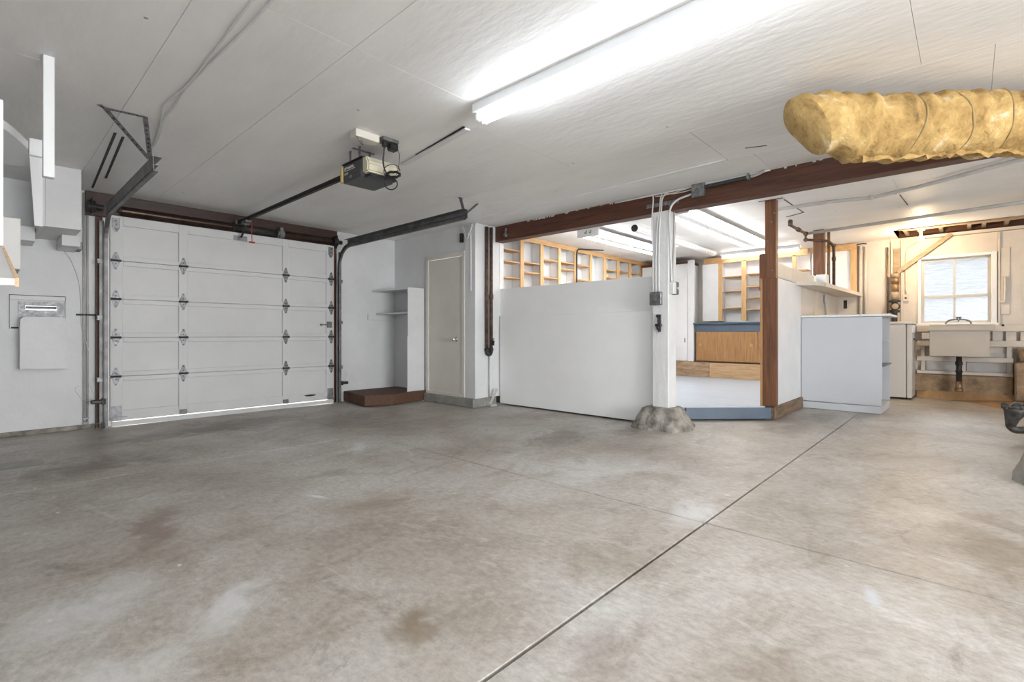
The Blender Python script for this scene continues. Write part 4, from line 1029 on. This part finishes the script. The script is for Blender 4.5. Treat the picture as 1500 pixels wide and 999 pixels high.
# ================================================================== WORKSHOP SHELVES (long wall)
ps = thing('built_in_shelves', 'long wall of pine framed built in shelves beyond the partition', 'shelf', (7.8, 5.35, .16))
st = [(5.365, 5.448), (5.85, 5.936), (6.346, 6.433), (6.836, 6.91), (7.315, 7.40), (7.812, 7.884), (8.279, 8.382), (8.786, 8.883), (9.26, 9.363), (9.746, 9.847), (10.20, 10.29)]
for i, (a, b) in enumerate(st):
    obj('stile', box(B(), a, b, 5.235, 5.255, .16, 2.50, .002), 'pine', ps)
    if 0 < i < 10:
        obj('divider', box(B(), a + .025, b - .025, 5.255, 5.445, .16, 2.52), 'white', ps)
obj('top_rail', box(B(), 5.10, 10.29, 5.233, 5.255, 2.50, ZR - .002, .002), 'pineh', ps)
lv = [(2.335, 2.15, 1.90, 1.5), (2.178, 2.02, 1.7), (2.28, 1.98, 1.6), (2.286, 2.17, 1.75), (2.29, 2.02, 1.7), (1.6,), (2.29, 2.14, 1.7), (2.31, 2.1, 1.7), (2.32, 1.95, 1.7), (2.30, 2.0, 1.7)]
for i, zs in enumerate(lv):
    for z in zs: obj('shelf', box(B(), st[i][1] - .02, st[i + 1][0] + .02, 5.25, 5.445, z - .02, z, .002), 'pineh', ps)
cable_thing('shelf_conduit', 'dark conduit bending from the ceiling down a pine stile', 'conduit',
            [[(7.9, 5.0, 2.565), (7.6, 5.15, 2.56), (7.42, 5.21, 2.55), (7.36, 5.215, 2.48), (7.355, 5.215, 2.30), (7.355, 5.215, 1.7)]], .012, 'iron')
vt = thing('vent_tube', 'white perforated tube under the workshop ceiling with black open end', 'duct', (7.9, 3.5, 2.42))
bm = B(); cyl(bm, (6.35, 3.50, 2.515), (9.3, 3.50, 2.515), .055, 20); obj('tube_body', bm, 'white', vt, smooth=True)
bm = B(); cyl(bm, (6.342, 3.50, 2.515), (6.352, 3.50, 2.515), .051, 20); obj('open_end', bm, 'black', vt)
bm = B()
for k in range(24):
    xx = 6.5 + k * .115; p = Vector((xx, 3.50 - .0545 * .9, 2.515 - .0545 * .43)); q = Vector((0, -.9, -.43)); cyl(bm, p, p + q * .003, .008, 6)
e_ = obj('perforations', bm, 'iron', vt)

# ---- far workshop wall: shelves, counter, closet
fs = thing('far_shelves', 'pine trimmed shelves above the blue grey counter', 'shelf', (10.15, 2.9, 1.25))
XS = 10.05
for a, b in ((3.688, 3.608), (3.245, 3.158), (2.82, 2.735), (2.365, 2.30)):
    obj('stile', box(B(), XS, XS + .02, b, a, 1.27, 2.44, .002), 'pine', fs)
    obj('divider', box(B(), XS + .02, XS + .245, (a + b) / 2 - .012, (a + b) / 2 + .012, 1.27, 2.44), 'white', fs)
obj('top_rail', box(B(), XS, XS + .022, 2.12, 3.98, 2.42, 2.54, .002), 'pineh', fs)
for a, b, zs in ((3.608, 3.245, (2.15, 1.86, 1.53)), (3.158, 2.82, (2.17, 1.925, 1.71, 1.49)), (2.735, 2.365, (2.17, 1.86, 1.53)), (2.30, 2.12, (2.17, 1.8))):
    for z in zs: obj('shelf', box(B(), XS + .004, XS + .245, b, a, z - .018, z, .002), 'pineh', fs)
obj('back_panel', box(B(), 10.28, 10.298, 2.12, 3.68, 1.24, 2.50), 'bright', fs)
obj('side_wall_panel', box(B(), XS, XS + .245, 3.69, 4.0, 1.27, 2.42), 'white', fs)
ct = thing('counter_cabinet', 'blue grey counter over orange plywood sliding doors', 'cabinet', (9.95, 3.1, .44))
obj('countertop', box(B(), 9.69, 10.29, 1.80, 4.055, 1.205, 1.235, .004), 'bluegrey', ct)
obj('apron', box(B(), 9.74, 9.76, 1.80, 4.03, 1.055, 1.205, .003), 'bluegrey', ct)
obj('carcass', box(B(), 9.78, 10.29, 1.80, 4.025, .47, 1.055), 'ply', ct)
for y0, y1, dx in ((2.87, 4.01, 0), (1.85, 2.885, .012)):
    dd = obj('sliding_door', box(B(), 9.752 + dx, 9.768 + dx, y0, y1, .48, 1.06, .002), 'ply', ct)
    for yy in (y0 + .10, y1 - .08):
        bm = B(); tube(bm, [(9.752 + dx, yy + .024 * math.cos(a), .80 + .024 * math.sin(a)) for a in [2 * PI * k / 16 for k in range(17)]], .006, 6, False); cyl(bm, (9.753 + dx, yy, .80), (9.749 + dx, yy, .80), .02, 14); obj('finger_pull', bm, 'brass', dd)
bd = thing('toe_board', 'raw timber base boards under the counter and closet', 'board', (9.72, 3.2, .16))
obj('board', box(B(), 9.70, 9.74, 1.80, 3.727, .16, .45, .003), 'raw', bd)
obj('board', box(B(), 9.70, 9.74, 3.73, 5.1, .16, .455, .003), 'old', bd)
cl = thing('tall_closet', 'tall white workshop closet left of the counter', 'closet', (9.9, 4.6, .46))
obj('carcass', box(B(), 9.76, 10.29, 4.185, 5.2, .46, 2.44, .002), 'bright', cl)
dd = obj('closet_door', box(B(), 9.735, 9.758, 4.19, 4.95, .47, 2.40, .003), 'bright', cl)
obj('handle', box(B(), 9.722, 9.736, 4.23, 4.245, .84, .93, .003), 'steel', dd)
obj('dark_top', box(B(), 9.76, 10.29, 4.185, 5.2, 2.442, 2.49), 'beam', cl)
bx('wall_pillar', 9.74, 9.80, 4.06, 4.18, .46, 2.50, 'bright', bev=.002, label='white boxed pillar beside the tall workshop closet', cat='pillar')
# framed opening at the right end of the far wall
ft = thing('panel_frame', 'orange timber frame around white panels at the right of the far wall', 'frame', (10.25, 1.65, 1.7))
obj('side_post', box(B(), 10.22, 10.26, 1.42, 1.51, 1.70, 2.56, .003), 'pine', ft)
obj('head', box(B(), 10.215, 10.26, 1.42, 2.10, 2.46, 2.56, .003), 'pineh', ft)
obj('panel', box(B(), 10.26, 10.298, 1.51, 2.10, 1.72, 2.46), 'bright', ft)
obj('dark_gap', box(B(), 9.98, 10.0, 1.52, 1.57, 1.44, 1.58), 'iron', ft)

# ================================================================== LAUNDRY SIDE
bc = thing('white_bookcase', 'white open sided bookcase standing back towards the garage', 'bookcase', (8.05, 1.25, 0))
obj('back_panel', box(B(), 7.65, 7.672, .80, 1.69, .103, 1.225, .002), 'grey', bc)
obj('plinth', box(B(), 7.648, 8.48, .803, 1.685, .004, .094, .003), 'grey', bc)
obj('top', box(B(), 7.636, 8.50, .72, 1.69, 1.231, 1.258, .003), 'bright', bc)
obj('side_panel', box(B(), 8.475, 8.497, .80, 1.69, .103, 1.225, .002), 'grey', bc)
obj('inner_side', box(B(), 7.672, 8.475, 1.66, 1.69, .103, 1.225), 'grey', bc)
obj('shelf', box(B(), 7.672, 8.475, .803, 1.66, .915, .938, .002), 'grey', bc)
bm = B(); prism(bm, [(.78, .60), (.83, .585), (1.66, .60), (1.66, .618), (.84, .603), (.785, .615)], 'x', 7.672, 8.475); obj('bent_shelf', bm, 'steel', bc)
dy = thing('clothes_dryer', 'off white clothes dryer between the bookcase and sink', 'dryer', (9.95, 1.0, 0))
obj('cabinet_body', box(B(), 9.65, 10.24, .715, 1.38, .03, 1.155, .008), 'dryer', dy)
obj('front_panel', box(B(), 9.65, 10.24, .64, .708, .03, 1.155, .01), 'dryer', dy)
obj('top_lid', box(B(), 9.645, 10.245, .63, 1.39, 1.16, 1.20, .008), 'dryer', dy)
obj('control_panel', box(B(), 9.66, 10.23, .63, .642, 1.03, 1.14, .002), 'bright', dy)
bm = B(); cyl(bm, (9.80, .63, .93), (10.1, .615, .90), .01, 8); obj('door_handle', bm, 'steel', dy)
bm = B()
for xx in (9.70, 10.18):
    for yy in (.69, 1.3): cyl(bm, (xx, yy, .002), (xx, yy, .03), .02, 8)
obj('foot', bm, 'iron', dy)
# sloped tan slab and stem wall
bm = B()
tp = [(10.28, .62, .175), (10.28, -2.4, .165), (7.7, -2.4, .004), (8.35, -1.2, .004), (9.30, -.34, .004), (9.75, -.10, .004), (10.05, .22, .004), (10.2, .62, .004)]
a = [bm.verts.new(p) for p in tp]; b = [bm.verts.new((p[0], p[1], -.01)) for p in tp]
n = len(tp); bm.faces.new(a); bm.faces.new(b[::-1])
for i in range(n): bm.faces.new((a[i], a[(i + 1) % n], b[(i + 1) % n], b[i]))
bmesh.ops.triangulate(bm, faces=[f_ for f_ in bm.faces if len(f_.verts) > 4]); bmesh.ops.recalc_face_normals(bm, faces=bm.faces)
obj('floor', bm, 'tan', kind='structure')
bm = B(); box(bm, 10.20, 10.3, -.47, 1.0, .10, .375, .012); box(bm, 10.02, 10.3, -2.45, -.475, .05, .60, .02)
obj('trim_6', bm, 'conc_tan', kind='structure')
# open stud framing and rails under the window
fr = thing('wall_rails', 'cream painted rails and lattice on the wall behind the sink', 'rails', (10.2, .1, .38))
for y0, y1, z0, z1 in ((-2.4, -.24, 1.045, 1.145), (.46, .62, 1.045, 1.145), (-2.4, .62, .82, .905), (-.47, .62, .585, .655), (-.47, .62, .385, .43)):
    obj('rail', box(B(), 10.20, 10.235, y0, y1, z0, z1, .003), 'cream', fr)
for y0, z0, z1, wd in ((.52, .43, .82, .05), (.04, .43, .585, .05), (-.46, .43, .82, .06), (-.36, .905, 1.045, .11), (-.50, .905, 1.045, .11), (-.66, .905, 1.045, .12)):
    obj('stud', box(B(), 10.236, 10.27, y0, y0 + wd, z0, z1, .003), 'cream', fr)
for y0, y1, z0, z1 in ((.06, .50, .44, .58), (-.41, .03, .44, .58), (-.41, .5, .66, .72)):
    obj('grey_backing', box(B(), 10.275, 10.296, y0, y1, z0, z1), 'greypipe', fr)
bm = B(); box(bm, 10.27, 10.297, -1.2, -.52, .62, .80); obj('dark_recess', bm, 'iron', fr)
bm = B(); cyl(bm, (10.18, -.56, .605), (10.18, -.56, .80), .06, 14); obj('clay_pipe', bm, 'conc_tan', label='short tan clay pipe in the dark recess right of the sink', cat='pipe', smooth=True)
# sink
sk = thing('laundry_sink', 'cream enamel laundry sink under the window', 'sink', (10.0, .11, .3))
def sink_bm():
    bm = B()
    o0 = [(9.78, .46), (10.19, .46), (10.19, -.27), (9.78, -.27)]; o1 = [(9.80, .445), (10.18, .445), (10.18, -.215), (9.80, -.215)]
    i0 = [(9.82, .42), (10.16, .42), (10.16, -.22), (9.82, -.22)]; i1 = [(9.88, .36), (10.12, .36), (10.12, -.15), (9.88, -.15)]
    R = []
    for pts, z in ((o1, .675), (o1, 1.05), (o0, 1.06), (o0, 1.125), (i0, 1.125), (i1, .74)): R.append([bm.verts.new((p[0], p[1], z)) for p in pts])
    for a, b in zip(R, R[1:]):
        for k in range(4): bm.faces.new((a[k], a[(k + 1) % 4], b[(k + 1) % 4], b[k]))
    bm.faces.new(R[0]); bm.faces.new(R[-1]); bmesh.ops.recalc_face_normals(bm, faces=bm.faces)
    bmesh.ops.bevel(bm, geom=list(bm.edges), offset=.006, segments=2, affect='EDGES')
    return bm
obj('basin', sink_bm(), 'enamel', sk)
obj('back_ledge', box(B(), 10.10, 10.19, -.27, .46, 1.126, 1.155, .006), 'enamel', sk)
bm = B(); tube(bm, smooth_path([(10.08, .27, 1.16), (10.08, .25, 1.20), (10.07, .20, 1.225), (10.05, .12, 1.228), (10.07, .04, 1.222), (10.08, -.01, 1.19), (10.08, -.02, 1.16)], 6), .012, 8)
fc = obj('faucet', bm, 'steel', sk, smooth=True)
bm = B(); sphere(bm, (10.05, .12, 1.25), .024, 10, 8); cyl(bm, (10.05, .085, 1.262), (10.05, .155, 1.262), .009, 8); tube(bm, smooth_path([(10.05, .12, 1.225), (9.98, .12, 1.23), (9.95, .12, 1.20)], 5), .011, 8); obj('spout', bm, 'steel', fc, smooth=True)
bm = B(); cyl(bm, (10.0, .115, .30), (10.0, .115, .68), .034, 14); cyl(bm, (10.0, .115, .54), (10.0, .115, .59), .044, 14); cyl(bm, (10.0, .115, .43), (10.0, .115, .46), .042, 14); obj('drain_pipe', bm, 'iron', sk, smooth=True)
bm = B(); cyl(bm, (10.0, .115, .145), (10.0, .115, .30), .040, 14); cyl(bm, (10.0, .115, .145), (10.0, .115, .19), .052, 14); obj('floor_flange', bm, 'copper', sk, smooth=True)
obj('towel_box', box(B(), 10.20, 10.235, .42, .56, .92, 1.03, .01), 'bright', label='white vent plate on the wall left of the sink', cat='vent')
# diagonal brace, uprights, gas meter
bm = B(); beam_between(bm, (10.25, .865, 2.015), (10.25, .20, 2.56), .06, .075, up=(1, 0, 0), bev=.004); obj('diagonal_brace', bm, 'brace', label='dusty diagonal timber brace left of the window', cat='brace')
ur = thing('wall_upright', 'cream upright boards on the window wall left of the brace', 'upright', (10.27, .88, 1.2))
obj('board', box(B(), 10.27, 10.298, .80, .825, 1.2, 2.54, .002), 'cream', ur)
obj('board', box(B(), 10.27, 10.298, .93, .955, 1.2, 2.54, .002), 'cream', ur)
obj('recess_panel', box(B(), 10.285, 10.298, .835, .925, 1.95, 2.42), 'brace', ur)
fp_ = thing('flue_stack', 'brown jointed standpipe with round valve left of the window', 'pipe', (10.2, .89, 1.25))
for z0, z1, m_, r_ in ((1.56, 1.70, 'brace', .055), (1.70, 1.83, 'copper', .052), (1.83, 1.93, 'copper', .056), (1.93, 2.0, 'brace', .06)):
    bm = B(); cyl(bm, (10.18, .89, z0), (10.18, .89, z1 - .004), r_, 16); obj('pipe_section', bm, m_, fp_, smooth=True)
bm = B(); cyl(bm, (10.18, .90, 1.53), (10.18, .90, 1.56), .075, 14); cyl(bm, (10.13, .89, 1.46), (10.22, .89, 1.46), .062, 18); cyl(bm, (10.18, .90, 1.36), (10.18, .90, 1.40), .07, 14); cyl(bm, (10.18, .90, 1.20), (10.18, .90, 1.53), .04, 12); obj('valve_body', bm, 'iron', fp_)
bm = B(); cyl(bm, (10.118, .885, 1.46), (10.13, .885, 1.46), .045, 18); obj('valve_face', bm, 'brace', fp_)
bm = B(); cyl(bm, (10.27, 1.0, 1.15), (10.27, 1.0, 2.45), .013, 8); obj('wall_pipe', bm, 'copper', label='thin tan pipe on the wall left of the cream uprights', cat='pipe', smooth=True)
bm = B(); tube(bm, smooth_path([(10.28, .76, 1.66), (10.28, .76, 2.2), (10.28, .74, 2.38), (10.28, .66, 2.46), (10.28, .55, 2.50)], 5), .010, 8); obj('wall_conduit', bm, 'cream', label='cream conduit curving down to the outlet left of the window', cat='conduit', smooth=True)
wo = thing('wall_outlet', 'small cream wall outlet at the end of the curved conduit', 'outlet', (10.27, .76, 1.54))
obj('plate', box(B(), 10.262, 10.298, .725, .80, 1.54, 1.655, .004), 'cream', wo)
obj('socket', box(B(), 10.258, 10.263, .75, .775, 1.58, 1.61), 'iron', wo)
bm = B(); cyl(bm, (10.28, 1.37, 1.2), (10.28, 1.37, 2.52), .028, 10); cyl(bm, (10.28, 1.30, 1.2), (10.28, 1.30, 2.50), .020, 10); obj('wall_pipe', bm, 'cream', label='pair of cream pipes beside the orange framed panels', cat='pipe', smooth=True)
bm = B(); tube(bm, smooth_path([(10.26, 1.42, 2.40), (10.24, 1.43, 2.52), (10.24, 1.35, 2.55), (10.24, 1.28, 2.54)], 5), .009, 6); obj('wall_wire', bm, 'iron', label='dark wire hooked over the top of the cream pipes', cat='wire')
wl = thing('wall_panel', 'cream cover panel and vertical tube right of the window', 'panel', (10.28, -.38, 1.3))
obj('cover', box(B(), 10.285, 10.298, -.435, -.335, 1.30, 2.29, .003), 'cream', wl)
obj('upright_strip', box(B(), 10.272, 10.298, -.335, -.312, 1.16, 2.52, .003), 'cream', wl)
bm = B(); tube(bm, [(10.262, -.385, 1.86), (10.262, -.385, 1.50), (10.265, -.37, 1.478), (10.275, -.335, 1.475)], .013, 8); obj('tube_bend', bm, 'cream', wl, smooth=True)
bm = B(); sphere(bm, (10.19, -.36, 1.135), .016, 8, 6); obj('coat_peg', bm, 'iron', label='small black knob on the rail right of the sink', cat='peg')
# bare bulb
lb = thing('bare_bulb', 'glowing bare bulb at the ceiling beside the torn opening', 'bulb', (9.55, .53, 2.38))
bm = B(); sphere(bm, (9.55, .53, 2.432), .036, 16, 12); obj('globe', bm, 'bulb', lb, smooth=True)
bm = B(); cyl(bm, (9.55, .53, 2.465), (9.55, .53, 2.575), .022, 12); cyl(bm, (9.55, .53, 2.55), (9.55, .53, 2.58), .05, 14); obj('socket', bm, 'ivory', lb)
l = bpy.data.lights.new('bulb_light', 'POINT'); l.energy = BULB; l.color = (1.0, .72, .42); l.shadow_soft_size = .05
o = bpy.data.objects.new('bulb_light', l); o.location = (9.55, .53, 2.36); COL.objects.link(o)

# ================================================================== RIGHT EDGE
vm = thing('pipe_manifold', 'dark cast iron drain fitting with elbow at the right edge', 'pipe', (6.56, -.31, .07))
sc = 5.2 / 7.15
C0 = Vector((6.56, -.31, .27))
bm = B()
tube(bm, [C0 + Vector((-.02, .03, -.13)), C0 + Vector((-.015, .02, -.06)), C0 + Vector((0, 0, .0)), C0 + Vector((.0, 0, .05))], [.035, .05, .075, .088], 16)
tube(bm, smooth_path([C0 + Vector((-.02, .03, -.06)), C0 + Vector((-.02, .03, -.12)), C0 + Vector((0, .0, -.155)), C0 + Vector((.05, -.06, -.16)), C0 + Vector((.22, -.28, -.155))], 5), .034, 12)
obj('elbow', bm, 'castiron', vm, smooth=True)
bm = B(); tube(bm, [C0 + Vector((.078 * math.cos(a), .078 * math.sin(a), .055)) for a in [2 * PI * k / 24 for k in range(25)]], .014, 8, False)
tube(bm, [C0 + Vector((.0, .0, .03)), C0 + Vector((.22, -.26, .035))], .055, 14)
for k in range(7):
    a = 2 * PI * k / 7; p = C0 + Vector((.085 * math.cos(a), .085 * math.sin(a), .04)); cyl(bm, p, p + Vector((0, 0, .045)), .011, 6)
obj('flange', bm, 'castiron', vm, smooth=True)
bm = B()
for k in range(3): tube(bm, smooth_path([C0 + Vector((-.08 + .05 * k, .06, .04)), C0 + Vector((-.02 + .05 * k, .0, .10 - .015 * k)), C0 + Vector((.08 + .03 * k, -.06, .075)), C0 + Vector((.2, -.22, .09 - .02 * k))], 5), .004, 6)
obj('wire', bm, 'steel', vm)
# rough concrete lump at the right edge
bm = B(); rings = []; nn = 28
for z, r in ((0, .30), (.05, .285), (.13, .25), (.20, .215), (.26, .16), (.29, .08)):
    ring = []
    for k in range(nn):
        a = 2 * PI * k / nn; j = 1 + .06 * math.sin(3 * a + z * 11) + .03 * math.sin(8 * a + z * 30)
        ring.append(bm.verts.new((4.90 + r * j * math.cos(a) * .9, -.50 + r * j * math.sin(a), z)))
    rings.append(ring)
for a, b in zip(rings, rings[1:]):
    for k in range(nn): bm.faces.new((a[k], a[(k + 1) % nn], b[(k + 1) % nn], b[k]))
bm.faces.new(rings[-1]); bmesh.ops.recalc_face_normals(bm, faces=bm.faces)
obj('concrete_pier', bm, 'conc_grey', label='pale concrete pier bulging at the right edge of the floor', cat='pier', smooth=True)
# pale patch cast in the slab at left
obj('floor_patch', prism(B(), [(.0, 5.50), (.34, 5.49), (.345, 5.17), (.0, 5.21)], 'z', -.02, .002), 'patch', kind='structure')
